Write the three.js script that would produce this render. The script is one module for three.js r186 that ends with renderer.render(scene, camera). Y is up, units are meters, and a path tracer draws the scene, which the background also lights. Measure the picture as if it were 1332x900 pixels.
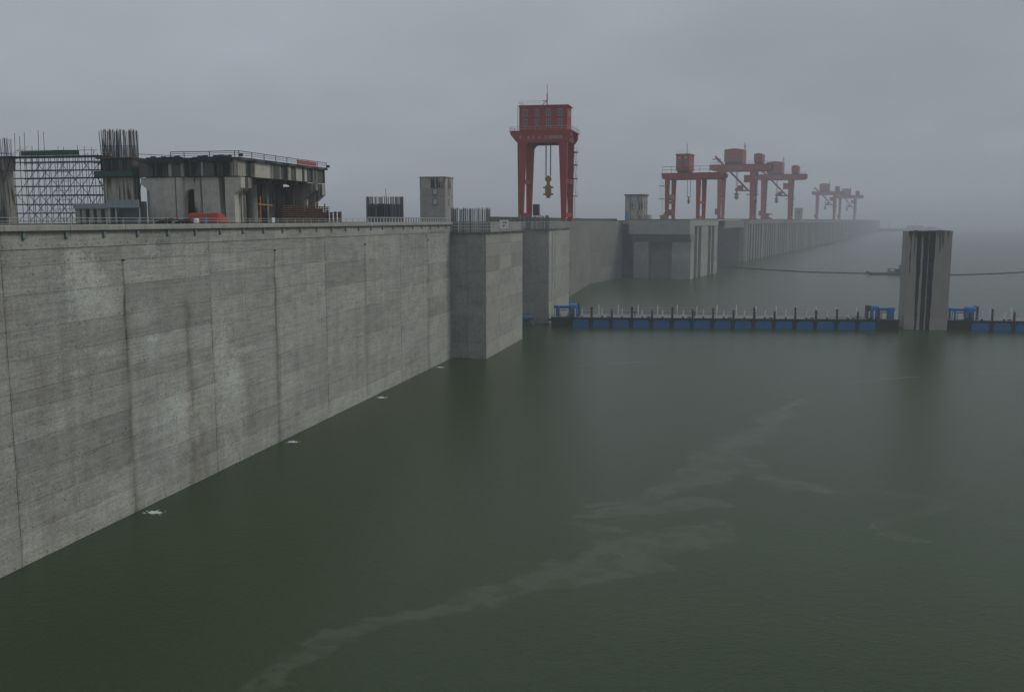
import * as THREE from 'three';
import { mergeGeometries } from 'three/addons/utils/BufferGeometryUtils.js';
import { RoundedBoxGeometry } from 'three/addons/geometries/RoundedBoxGeometry.js';
import { TextGeometry } from 'three/addons/geometries/TextGeometry.js';
import { FontLoader } from 'three/addons/loaders/FontLoader.js';

/* ---------------------------------------------------------------- camera, sky, sun, exposure */
const scene = new THREE.Scene();
const EYE = 46.65;                                   // metres above the reservoir, a little above the dam crest (46 m)
const camera = new THREE.PerspectiveCamera(40.34, 1332 / 900, 0.5, 60000);
camera.position.set(0, EYE, 0);
camera.rotation.set(-THREE.MathUtils.degToRad(7.61), 0, 0);

function rng(seed) { let a = seed >>> 0; return () => { a = (a + 0x6D2B79F5) >>> 0; let t = Math.imul(a ^ (a >>> 15), 1 | a); t = (t + Math.imul(t ^ (t >>> 7), 61 | t)) ^ t; return ((t ^ (t >>> 14)) >>> 0) / 4294967296; }; }
const HASH = new Float32Array(65536); { const r = rng(77); for (let i = 0; i < 65536; i++) HASH[i] = r(); }
function vnoise(x, y, px = 256, py = 256) {          // value noise, periodic in px, py cells (at most 256)
  const xf = Math.floor(x), yf = Math.floor(y), fx = x - xf, fy = y - yf;
  const u = fx * fx * (3 - 2 * fx), v = fy * fy * (3 - 2 * fy);
  const x0 = ((xf % px) + px) % px, x1 = (x0 + 1) % px, y0 = ((yf % py) + py) % py, y1 = (y0 + 1) % py;
  const a = HASH[y0 * 256 + x0], b = HASH[y0 * 256 + x1], c = HASH[y1 * 256 + x0], d = HASH[y1 * 256 + x1];
  return a + (b - a) * u + (c - a) * v + (a - b - c + d) * u * v;
}
function fbm(x, y, oct = 4) { let s = 0, a = 0.5, n = 0; for (let i = 0; i < oct; i++) { s += a * vnoise(x + i * 17.3, y + i * 9.1); n += a; a *= 0.5; x *= 2.03; y *= 2.03; } return s / n; }
const clamp = (x, a = 0, b = 1) => Math.min(b, Math.max(a, x));
const smooth = (a, b, x) => { const t = clamp((x - a) / (b - a)); return t * t * (3 - 2 * t); };
const lerp = (a, b, t) => a + (b - a) * t;

{ // low rain cloud over the whole sky: nearly even, soft lumps, a little brighter overhead
  const W = 1024, Hh = 512, data = new Float32Array(W * Hh * 4);
  for (let j = 0; j < Hh; j++) {
    const e = ((j + 0.5) / Hh - 0.5) * Math.PI, up = Math.max(0, Math.sin(e));
    for (let i = 0; i < W; i++) {
      const az = (i / W) * Math.PI * 2, cx = Math.cos(az), cz = Math.sin(az);
      const k = 1 / (0.18 + up);
      const n1 = fbm(40 + cx * k * 1.1, 60 + cz * k * 1.1, 4), n2 = fbm(90 + cx * k * 3.4, 30 + cz * k * 3.4, 4);
      const big = vnoise(50 + cx * 1.1, 80 + cz * 1.1);
      const L = 0.318 * (1 + 0.6 * up) * (1 + 0.09 * Math.cos(az)) * (1 + 0.26 * (n1 - 0.5) + 0.14 * (n2 - 0.5) + 0.12 * (big - 0.5));
      const o = (j * W + i) * 4;
      data[o] = L * 0.915; data[o + 1] = L * 1.0; data[o + 2] = L * 1.12; data[o + 3] = 1;
    }
  }
  const t = new THREE.DataTexture(data, W, Hh, THREE.RGBAFormat, THREE.FloatType);
  t.mapping = THREE.EquirectangularReflectionMapping; t.magFilter = THREE.LinearFilter; t.minFilter = THREE.LinearFilter; t.needsUpdate = true;
  scene.background = t; scene.environment = t;
}
const sun = new THREE.DirectionalLight(0xfffaf3, 1.35);
sun.position.set(900, 800, -500); sun.target.position.set(60, 0, -400);
sun.castShadow = true; sun.shadow.radius = 40; sun.shadow.mapSize.set(4096, 4096);
Object.assign(sun.shadow.camera, { left: -900, right: 900, top: 900, bottom: -900, near: 10, far: 5000 });
sun.name = 'sun'; scene.add(sun, sun.target);
scene.fog = new THREE.FogExp2(0xdfe6ec, 0.00032);

const renderer = new THREE.WebGLRenderer({ antialias: true });
renderer.toneMapping = THREE.LinearToneMapping;
renderer.toneMappingExposure = 1.0;
renderer.shadowMap.enabled = true;

/* ---------------------------------------------------------------- textures */
function dataTex(w, h, fn, { srgb = true, wrap = THREE.RepeatWrapping } = {}) {
  const d = new Uint8Array(w * h * 4), c = [0, 0, 0];
  for (let j = 0; j < h; j++) for (let i = 0; i < w; i++) {
    fn(i, j, c); const o = (j * w + i) * 4;
    for (let k = 0; k < 3; k++) { let v = clamp(c[k]); if (srgb) v = v <= 0.0031308 ? v * 12.92 : 1.055 * Math.pow(v, 1 / 2.4) - 0.055; d[o + k] = Math.round(v * 255); }
    d[o + 3] = 255;
  }
  const t = new THREE.DataTexture(d, w, h, THREE.RGBAFormat);
  if (srgb) t.colorSpace = THREE.SRGBColorSpace;
  t.magFilter = THREE.LinearFilter; t.minFilter = THREE.LinearMipmapLinearFilter; t.generateMipmaps = true; t.wrapS = t.wrapT = wrap; t.needsUpdate = true;
  return t;
}
const rep = (t, rx, ry) => { const c = t.clone(); c.repeat.set(rx, ry); c.needsUpdate = true; return c; };

// plain weathered concrete, 24 m square, repeating; linear values about 1 as a multiplier
const concTex = dataTex(768, 768, (i, j, c) => {
  const x = i / 768, y = j / 768;
  const big = vnoise(x * 5, y * 5, 5, 5) * 0.6 + vnoise(x * 11 + 40, y * 11, 11, 11) * 0.4;
  const mid = vnoise(x * 30, y * 30 + 9, 30, 30), fine = vnoise(x * 150, y * 150, 150, 150), gr = vnoise(x * 250, y * 250 + 3, 250, 250);
  const streak = vnoise(x * 60, y * 4 + 20, 60, 4) * 0.6 + vnoise(x * 130, y * 6 + 20, 130, 6) * 0.4;
  const board = vnoise(x * 3 + 5, y * 48, 3, 48);
  let v = 0.62 + 0.16 * (big - 0.5) + 0.12 * (mid - 0.5) + 0.12 * (fine - 0.5) + 0.10 * (gr - 0.5) + 0.16 * (streak - 0.5) + 0.06 * (board - 0.5);
  if (fine > 0.86 && gr > 0.6) v *= 0.72;
  const warm = 0.03 * (mid - 0.5) + 0.05 * (big - 0.5);
  c[0] = v * (1 + warm); c[1] = v * 1.005; c[2] = v * (0.97 - warm);
});
const concBump = dataTex(512, 512, (i, j, c) => { const x = i / 512, y = j / 512; const v = 0.5 * vnoise(x * 160, y * 160, 160, 160) + 0.3 * vnoise(x * 40, y * 40, 40, 40) + 0.2 * vnoise(x * 4, y * 64, 4, 64); c[0] = c[1] = c[2] = v; }, { srgb: false });
// rain streaked, blackened concrete, 16 m wide x 12 m high, repeating
const streakTex = dataTex(768, 512, (i, j, c) => {
  const x = i / 768, y = j / 512;
  const big = vnoise(x * 7, y * 2, 7, 2), st = vnoise(x * 46, y * 2 + 7, 46, 2), st2 = vnoise(x * 110, y * 3 + 4, 110, 3), fine = vnoise(x * 200, y * 140, 200, 140), mid = vnoise(x * 20, y * 14, 20, 14);
  const k = smooth(0.38, 0.62, 0.4 * big + 0.4 * st + 0.2 * st2);
  let v = lerp(0.66, 0.12, k) * (0.86 + 0.28 * fine) * (0.88 + 0.24 * mid);
  c[0] = v * 1.0; c[1] = v * 1.0; c[2] = v * 0.97;
});
const rippleTex = dataTex(1024, 1024, (i, j, c) => {   // short wind ripples, 48 m square
  const x = i / 1024, y = j / 1024; let s = 0;
  s += 0.34 * vnoise(x * 14 + 0.7 * Math.sin(y * 6.283), y * 22, 14, 22); s += 0.3 * vnoise(x * 40, y * 60, 40, 60); s += 0.22 * vnoise(x * 90 + 5, y * 130, 90, 130); s += 0.14 * vnoise(x * 220, y * 250, 220, 250);
  c[0] = c[1] = c[2] = s;
}, { srgb: false });

/* ---------------------------------------------------------------- materials */
const M = {};
const mat = (name, r, g, b, o = {}) => { const m = new THREE.MeshPhysicalMaterial({ roughness: 0.85, metalness: 0, specularIntensity: 0.35, ...o }); m.color.setRGB(r, g, b); m.name = name; M[name] = m; return m; };
const concMap = rep(concTex, 1 / 24, 1 / 24), concB = rep(concBump, 1 / 12, 1 / 12), streakMap = rep(streakTex, 1 / 16, 1 / 12);
const CT = [0.82, 0.92, 1.0, 1.07, 1.15];
const conc = CT.map((k, i) => mat('concrete_' + i, 0.445 * k, 0.442 * k, 0.412 * k, { map: concMap, bumpMap: concB, bumpScale: 0.03, roughness: 0.93 }));
const concOld = CT.map((k, i) => mat('concrete_old_' + i, 0.275 * k, 0.27 * k, 0.248 * k, { map: concMap, bumpMap: concB, bumpScale: 0.03, roughness: 0.93 }));
mat('concrete_pale', 0.62, 0.60, 0.545, { map: concMap, bumpMap: concB, bumpScale: 0.03, roughness: 0.93 });
mat('concrete_stained', 0.50, 0.475, 0.425, { map: streakMap, bumpMap: concB, bumpScale: 0.03, roughness: 0.92 });
mat('concrete_black', 0.13, 0.14, 0.13, { map: streakMap, roughness: 0.92 });
mat('red_paint', 0.44, 0.042, 0.028, { roughness: 0.6, map: rep(concTex, 1 / 9, 1 / 9) });
mat('red_paint_worn', 0.48, 0.06, 0.04, { roughness: 0.62, map: rep(concTex, 1 / 9, 1 / 9) });
mat('window_glass', 0.045, 0.06, 0.075, { roughness: 0.12, specularIntensity: 1 });
mat('frame_grey', 0.30, 0.32, 0.33, { roughness: 0.6 });
mat('pale_steel', 0.34, 0.36, 0.36, { roughness: 0.6 });
mat('white_paint', 0.72, 0.73, 0.71, { roughness: 0.6 });
mat('dark_steel', 0.03, 0.03, 0.03, { roughness: 0.7 });
mat('rope', 0.05, 0.055, 0.07, { roughness: 0.6 });
mat('yellow_paint', 0.42, 0.24, 0.03, { roughness: 0.6, map: rep(concTex, 1 / 5, 1 / 5) });
mat('rebar', 0.075, 0.07, 0.07, { roughness: 0.8 });
mat('rebar_grey', 0.16, 0.17, 0.18, { roughness: 0.7 });
mat('rust', 0.16, 0.07, 0.035, { roughness: 0.9, map: rep(concTex, 1 / 4, 1 / 4) });
mat('rust_dark', 0.075, 0.05, 0.04, { roughness: 0.9 });
mat('green_net', 0.045, 0.12, 0.095, { roughness: 0.9, map: rep(concTex, 1 / 6, 1 / 6) });
mat('green_paint', 0.15, 0.215, 0.195, { roughness: 0.7 });
mat('dark_net', 0.03, 0.036, 0.036, { roughness: 0.95 });
mat('timber', 0.16, 0.12, 0.08, { roughness: 0.9 });
mat('sheet_metal', 0.20, 0.25, 0.27, { roughness: 0.55 });
mat('tarp', 0.26, 0.045, 0.03, { roughness: 0.75, side: THREE.DoubleSide });
mat('orange_paint', 0.5, 0.2, 0.03, { roughness: 0.6 });
mat('blue_paint', 0.006, 0.22, 0.60, { roughness: 0.5, map: rep(concTex, 1 / 7, 1 / 7) });
mat('blue_light', 0.012, 0.24, 0.60, { roughness: 0.5, map: rep(concTex, 1 / 7, 1 / 7) });
mat('black_rubber', 0.018, 0.018, 0.017, { roughness: 0.85 });
mat('deck_grey', 0.26, 0.25, 0.25, { roughness: 0.9, map: concMap });
mat('sign_red', 0.36, 0.04, 0.04, { roughness: 0.6 });
mat('hull_dark', 0.05, 0.06, 0.06, { roughness: 0.7 });
mat('cabin_blue', 0.16, 0.23, 0.26, { roughness: 0.6 });
mat('hill_green', 0.035, 0.05, 0.03, { roughness: 1 });
mat('foam', 0.55, 0.57, 0.57, { roughness: 0.8 });
mat('film_foam', 0.085, 0.10, 0.08, { roughness: 0.5 });
mat('film_pale', 0.2, 0.2, 0.2);

/* ---------------------------------------------------------------- builders */
const taken = {};
function numbered(n) { const k = taken[n] = (taken[n] ?? -1) + 1; return k ? n + '_' + String(k).padStart(3, '0') : n; }
function tag(o, label, category, group, kind) { Object.assign(o.userData, { label, category }); if (group) o.userData.group = group; if (kind) o.userData.kind = kind; return o; }
function thing(name, label, category, pos, turn = 0, group) {
  const g = new THREE.Group(); g.name = numbered(name); g.position.copy(pos); g.rotation.y = turn; scene.add(g); return tag(g, label, category, group);
}
function copyOf(t, label, pos, turn, group) {
  const c = t.clone(); c.userData = { ...t.userData }; c.name = numbered(t.name.replace(/_\d{3}$/, '')); c.userData.label = label; if (group) c.userData.group = group; c.position.copy(pos); c.rotation.y = turn; scene.add(c); return c;
}
function uvMetres(g) {                                // box projection, uv in metres of the thing's own axes
  if (g.index) g = g.toNonIndexed();
  const p = g.attributes.position, uv = new Float32Array(p.count * 2), a = new THREE.Vector3(), b = new THREE.Vector3(), c = new THREE.Vector3();
  for (let i = 0; i < p.count; i += 3) {
    a.fromBufferAttribute(p, i); b.fromBufferAttribute(p, i + 1); c.fromBufferAttribute(p, i + 2);
    const n = b.clone().sub(a).cross(c.clone().sub(a)), x = Math.abs(n.x), y = Math.abs(n.y), z = Math.abs(n.z);
    [a, b, c].forEach((v, k) => { const o = (i + k) * 2; if (x >= y && x >= z) { uv[o] = v.z; uv[o + 1] = v.y; } else if (y >= z) { uv[o] = v.x; uv[o + 1] = v.z; } else { uv[o] = v.x; uv[o + 1] = v.y; } });
  }
  g.setAttribute('uv', new THREE.BufferAttribute(uv, 2)); return g;
}
function add(parent, name, geo, m) { const o = new THREE.Mesh(geo, m); o.name = name; parent.add(o); return o; }
const boxG = (x0, x1, y0, y1, z0, z1) => new THREE.BoxGeometry(Math.abs(x1 - x0), Math.abs(y1 - y0), Math.abs(z1 - z0)).translate((x0 + x1) / 2, (y0 + y1) / 2, (z0 + z1) / 2);
const bx = (p, name, [x0, x1], [y0, y1], [z0, z1], m) => add(p, name, uvMetres(boxG(x0, x1, y0, y1, z0, z1)), m);
const rbx = (p, name, [x0, x1], [y0, y1], [z0, z1], r, m) => add(p, name, uvMetres(new RoundedBoxGeometry(x1 - x0, y1 - y0, z1 - z0, 3, r).translate((x0 + x1) / 2, (y0 + y1) / 2, (z0 + z1) / 2)), m);
const merged = (p, name, list, m) => add(p, name, uvMetres(mergeGeometries(list.map((g) => { g = g.index ? g.toNonIndexed() : g; for (const k of Object.keys(g.attributes)) if (k !== 'position' && k !== 'normal') g.deleteAttribute(k); return g; }))), m);
function prismX(p, name, poly, x0, x1, m) {            // outline in (z, y), drawn out along x
  const s = new THREE.Shape(); poly.forEach(([z, y], i) => (i ? s.lineTo(z, y) : s.moveTo(z, y)));
  const g = new THREE.ExtrudeGeometry(s, { depth: x1 - x0, bevelEnabled: false }); g.rotateY(Math.PI / 2); g.scale(1, 1, -1); g.translate(x0, 0, 0);
  const ix = g.index ? g.toNonIndexed() : g, q = ix.attributes.position, n = ix.attributes.normal;   // mirrored: turn the faces round
  for (let i = 0; i < q.count; i += 3) for (const at of [q, n]) for (let k = 0; k < 3; k++) { const u = at.array[(i + 1) * 3 + k]; at.array[(i + 1) * 3 + k] = at.array[(i + 2) * 3 + k]; at.array[(i + 2) * 3 + k] = u; }
  ix.computeVertexNormals();
  return add(p, name, uvMetres(ix), m);
}
function prismZ(p, name, poly, z0, z1, m) {            // outline in (x, y), drawn out along z
  const s = new THREE.Shape(); poly.forEach(([x, y], i) => (i ? s.lineTo(x, y) : s.moveTo(x, y)));
  return add(p, name, uvMetres(new THREE.ExtrudeGeometry(s, { depth: z1 - z0, bevelEnabled: false }).translate(0, 0, z0)), m);
}
const UNIT = new THREE.CylinderGeometry(1, 1, 1, 6), YUP = new THREE.Vector3(0, 1, 0);
function rod(p, name, a, b, r, m) {
  const A = new THREE.Vector3(...a), B = new THREE.Vector3(...b), d = B.clone().sub(A), o = new THREE.Mesh(UNIT, m);
  o.name = name; o.position.copy(A).add(B).multiplyScalar(0.5); o.scale.set(r, d.length(), r); o.quaternion.setFromUnitVectors(YUP, d.normalize()); p.add(o); return o;
}
function rodG(a, b, r, n = 6) { const A = new THREE.Vector3(...a), B = new THREE.Vector3(...b), d = B.clone().sub(A); const g = new THREE.CylinderGeometry(r, r, d.length(), n); g.applyQuaternion(new THREE.Quaternion().setFromUnitVectors(YUP, d.clone().normalize())); const c = A.add(B).multiplyScalar(0.5); return g.translate(c.x, c.y, c.z); }
function taperG(x, y0, y1, z, [bw, bd], [tw, td], shift = 0, shiftX = 0) { // upright box, w across z and d along x at the bottom and at the top
  const g = new THREE.BoxGeometry(1, y1 - y0, 1).toNonIndexed(), p = g.attributes.position;
  for (let i = 0; i < p.count; i++) { const t = p.getY(i) > 0; p.setX(i, x + (t ? shiftX : 0) + p.getX(i) * (t ? td : bd)); p.setZ(i, z + (t ? shift : 0) + p.getZ(i) * (t ? tw : bw)); p.setY(i, t ? y1 : y0); }
  g.computeVertexNormals(); return g;
}
// two straight frames along the dam: s runs away from the camera along the face, o out over the water
function frame(x, d, deg) {
  const a = THREE.MathUtils.degToRad(deg), al = [Math.sin(a), -Math.cos(a)], ou = [Math.cos(a), Math.sin(a)];
  return { turn: Math.PI / 2 - a, at: (s, o, y = 0) => new THREE.Vector3(x + al[0] * s + ou[0] * o, y, -d + al[1] * s + ou[1] * o) };
}
const NF = frame(-67.31, 118.68, 13.208), FF = frame(58, 697, 23.7);

/* pour lifts of a concrete face, each its own slab: the face lies in z = z0 (axis x) or in x = z0 turned to -x (axis z) */
function lifts(parent, axis, cols, rowsOf, z0, tone, seed, mats = conc, uvFn, thick = 0.3, gap = 0.055, gapAt = () => gap, jitter = 1.6) {
  const r = rng(seed);
  cols.slice(0, -1).forEach((c0, i) => {
    const c1 = cols[i + 1], rows = rowsOf(i);
    rows.slice(0, -1).forEach((y0, j) => {
      const y1 = rows[j + 1], proud = (r() - 0.5) * 0.05, t = clamp(Math.round(tone(i, j, (c0 + c1) / 2, (y0 + y1) / 2) + (r() - 0.5) * jitter), 0, mats.length - 1);
      const a0 = c0 + gapAt(i) / 2, a1 = c1 - gapAt(i + 1) / 2, b0 = y0 + gap / 2, b1 = y1 - gap / 2;
      const g = uvMetres(axis === 'x' ? boxG(a0, a1, b0, b1, z0 - thick, z0 + proud) : boxG(z0 - proud, z0 + thick, b0, b1, a0, a1));
      if (uvFn) { const p = g.attributes.position, u = g.attributes.uv; for (let k = 0; k < p.count; k++) { const q = uvFn(p.getX(k), p.getY(k), p.getZ(k)); u.setXY(k, q[0], q[1]); } }
      add(parent, 'concrete_lift', g, mats[t]);
    });
  });
}
const CORE = conc[1];

/* ================================================================ SETTING: water, hills */
{
  // drifting scum and slicks on the reservoir; polylines through places on the water (x, metres ahead, half width)
  const lines = [
    [[75.6, 247, 1.5], [77.3, 242.7, 2], [64.3, 224.9, 2.5], [59.2, 212.7, 3.4], [52.9, 198.8, 5], [43.2, 185.3, 6], [37.7, 173.5, 6], [28.9, 160.6, 4.5], [21.2, 153.7, 2.5], [11.9, 150.7, 1.2]],
    [[47.1, 179.2, 2.4], [46.8, 167.1, 3], [49.6, 162, 3.4], [54.7, 159.2, 2.2], [59.6, 155.9, 0.8]],
    [[35.6, 151.5, 3], [27, 149.4, 3.4], [16.7, 147.4, 3], [11.5, 144.6, 1.4]],
    [[32.3, 139.7, 3.5], [24.6, 136.1, 4.2], [16.9, 129.5, 5], [9.8, 122, 4.4], [2.4, 117.1, 3.2], [-6.3, 111.6, 2.6], [-13.4, 107.4, 2.2], [-19.7, 101.5, 1.8], [-23.4, 94.8, 1.6], [-25.3, 86, 1.4]],
    [[20.4, 123.4, 2], [13.8, 121.4, 2.6], [7.5, 118.7, 3]],
    [[64.4, 158.2, 0.8], [68.2, 154.6, 2.6], [70.1, 151.5, 2.4], [61.5, 144.6, 2.2], [57.4, 137.9, 2.2], [57.6, 133.7, 1.4], [60.2, 131.7, 0.7]],
    [[11.1, 140, 1.6], [14.5, 138.6, 1.6]], [[97.4, 271.2, 1], [110.8, 276.6, 1.6], [122.8, 278, 1.2]], [[141.9, 294.1, 1], [151, 288, 1.6], [160.2, 291, 1]], [[18.5, 302.1, 0.8], [39.2, 308.7, 1], [49.7, 310.5, 0.8]],
  ];
  const X0 = -80, X1 = 200, D0 = 70, D1 = 350, W = 1024, Hh = 1024;
  const scum = dataTex(W, Hh, (i, j, c) => {
    const x0 = lerp(X0, X1, i / (W - 1)), d0 = lerp(D0, D1, j / (Hh - 1));
    const wx = (fbm(x0 * 0.1, d0 * 0.1, 3) - 0.5) * 9 + (fbm(x0 * 0.4 + 9, d0 * 0.4, 3) - 0.5) * 4, wd = (fbm(x0 * 0.1 + 70, d0 * 0.1, 3) - 0.5) * 7;
    const x = x0 + wx, d = d0 + wd; let k = 0;
    for (const L of lines) for (let q = 0; q + 1 < L.length; q++) {
      const [ax, ad, aw] = L[q], [bxx, bd, bw] = L[q + 1], ux = bxx - ax, ud = bd - ad, t = clamp(((x - ax) * ux + (d - ad) * ud) / (ux * ux + ud * ud));
      const w = lerp(aw, bw, t) * 1.0, e = Math.hypot(x - ax - ux * t, d - ad - ud * t) / w; if (e < 1.2) k = Math.max(k, smooth(1.15, 0.6, e));
    }
    const thin = fbm(x0 * 0.05 + 30, d0 * 0.16 + 11, 4); k = k * (0.5 + 0.6 * smooth(0.36, 0.58, fbm(x0 * 0.3, d0 * 0.45, 5))) * (x0 > 56 && d0 < 162 ? 0.55 : 1);
    k = Math.max(k, 0.16 * smooth(0.66, 0.74, thin));
    const edge = smooth(0, 40, i) * smooth(W, W - 40, i) * smooth(0, 30, j) * smooth(Hh, Hh - 30, j); k *= edge;
    const g = 0.94 + 0.12 * vnoise(i * 0.5, j * 0.5);
    c[0] = lerp(0.0200, 0.041, k) * g; c[1] = lerp(0.0355, 0.056, k) * g; c[2] = lerp(0.0080, 0.028, k) * g;
  }, { wrap: THREE.ClampToEdgeWrapping });
  const S = 44000, g = new THREE.PlaneGeometry(S, S, 1, 1); g.rotateX(-Math.PI / 2); g.translate(0, 0, -16000);
  const p = g.attributes.position, uv = g.attributes.uv; for (let i = 0; i < p.count; i++) uv.setXY(i, p.getX(i), -p.getZ(i));
  scum.repeat.set(1 / (X1 - X0), 1 / (D1 - D0)); scum.offset.set(-X0 / (X1 - X0), -D0 / (D1 - D0));
  const m = new THREE.MeshPhysicalMaterial({ color: 0xffffff, map: scum, roughness: 0.27, ior: 1.33, specularIntensity: 0.75, specularColor: new THREE.Color(0.87, 1.0, 0.77), bumpMap: rep(rippleTex, 1 / 17, 1 / 17), bumpScale: 0.075 }); m.name = 'reservoir_water';
  const w = add(scene, 'water', g, m); tag(w, 'dark green reservoir water with pale drifting scum', 'water', null, 'structure');
}
{ // thin lines of foam lying on the water
  const r = rng(91), th = THREE.MathUtils.degToRad(7.61), onWater = (px, py) => { const u = (px - 666) / 1225, v = (py - 450) / 1225, dn = Math.sin(th) + v * Math.cos(th), f = Math.cos(th) - v * Math.sin(th); return [u * EYE / dn, f * EYE / dn]; };
  const pos = [];
  for (const [x0, y0, x1, y1, w] of [[1055, 372, 1172, 378, 1.6], [925, 385, 1040, 381, 1.2], [1045, 380, 1168, 386, 1.0], [1243, 373, 1360, 381, 1.6], [1010, 392, 1120, 394, 0.8], [1245, 343, 1340, 340, 2.4], [950, 366, 1030, 363, 1.4], [1255, 362, 1350, 365, 1.4], [740, 476, 862, 470, 0.5], [1085, 498, 1200, 490, 0.6], [1232, 478, 1340, 484, 0.6], [760, 458, 830, 455, 0.4], [1000, 520, 1052, 515, 0.35], [840, 402, 900, 400, 0.7], [1100, 330, 1165, 332, 3]]) {
    const n = 26, A = onWater(x0, y0), B = onWater(x1, y1), L = Math.hypot(B[0] - A[0], B[1] - A[1]), ph = r() * 90; const q = [];
    for (let i = 0; i <= n; i++) { const t = i / n, dv = (fbm(t * 5 + ph, ph, 3) - 0.5) * L * 0.09, ww = w * (0.15 + 1.1 * vnoise(t * 9 + ph, 7)) * Math.min(1, 4 * t, 4 * (1 - t)); const x = lerp(A[0], B[0], t), d = lerp(A[1], B[1], t) + dv; q.push([x, d - ww], [x, d + ww]); }
    for (let i = 0; i < n; i++) { const [a, b, c, e] = [q[2 * i], q[2 * i + 1], q[2 * i + 2], q[2 * i + 3]]; for (const p of [a, c, b, b, c, e]) pos.push(p[0], 0.02, -p[1]); }
  }
  const g = new THREE.BufferGeometry(); g.setAttribute('position', new THREE.BufferAttribute(new Float32Array(pos), 3)); g.computeVertexNormals();
  const o = add(scene, 'foam_streaks', g, M.film_foam); tag(o, 'thin pale foam streaks drifting on the reservoir', 'foam', null, 'stuff');
}
function hill(name, label, x, d, rx, rz, h, seed) {
  const nx = 60, nz = 24, g = new THREE.PlaneGeometry(rx * 2, rz * 2, nx, nz); g.rotateX(-Math.PI / 2); const p = g.attributes.position;
  for (let i = 0; i < p.count; i++) { const u = p.getX(i) / rx, v = p.getZ(i) / rz, f = Math.max(0, 1 - u * u) * Math.max(0, 1 - v * v); p.setY(i, h * f * (0.45 + 1.1 * fbm(seed + u * 2.2, v * 2 + seed, 4)) - 2); }
  g.computeVertexNormals(); const o = add(scene, numbered(name), g, M.hill_green); o.position.set(x, 0, -d); return tag(o, label, 'hill', null, 'structure');
}
hill('hill', 'faint wooded hill fading into fog beyond the dam end', 4600, 10500, 1900, 900, 110, 12);
hill('hill', 'barely visible hill in fog behind the rebar drum', -1600, 9800, 1000, 500, 90, 33);

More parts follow.
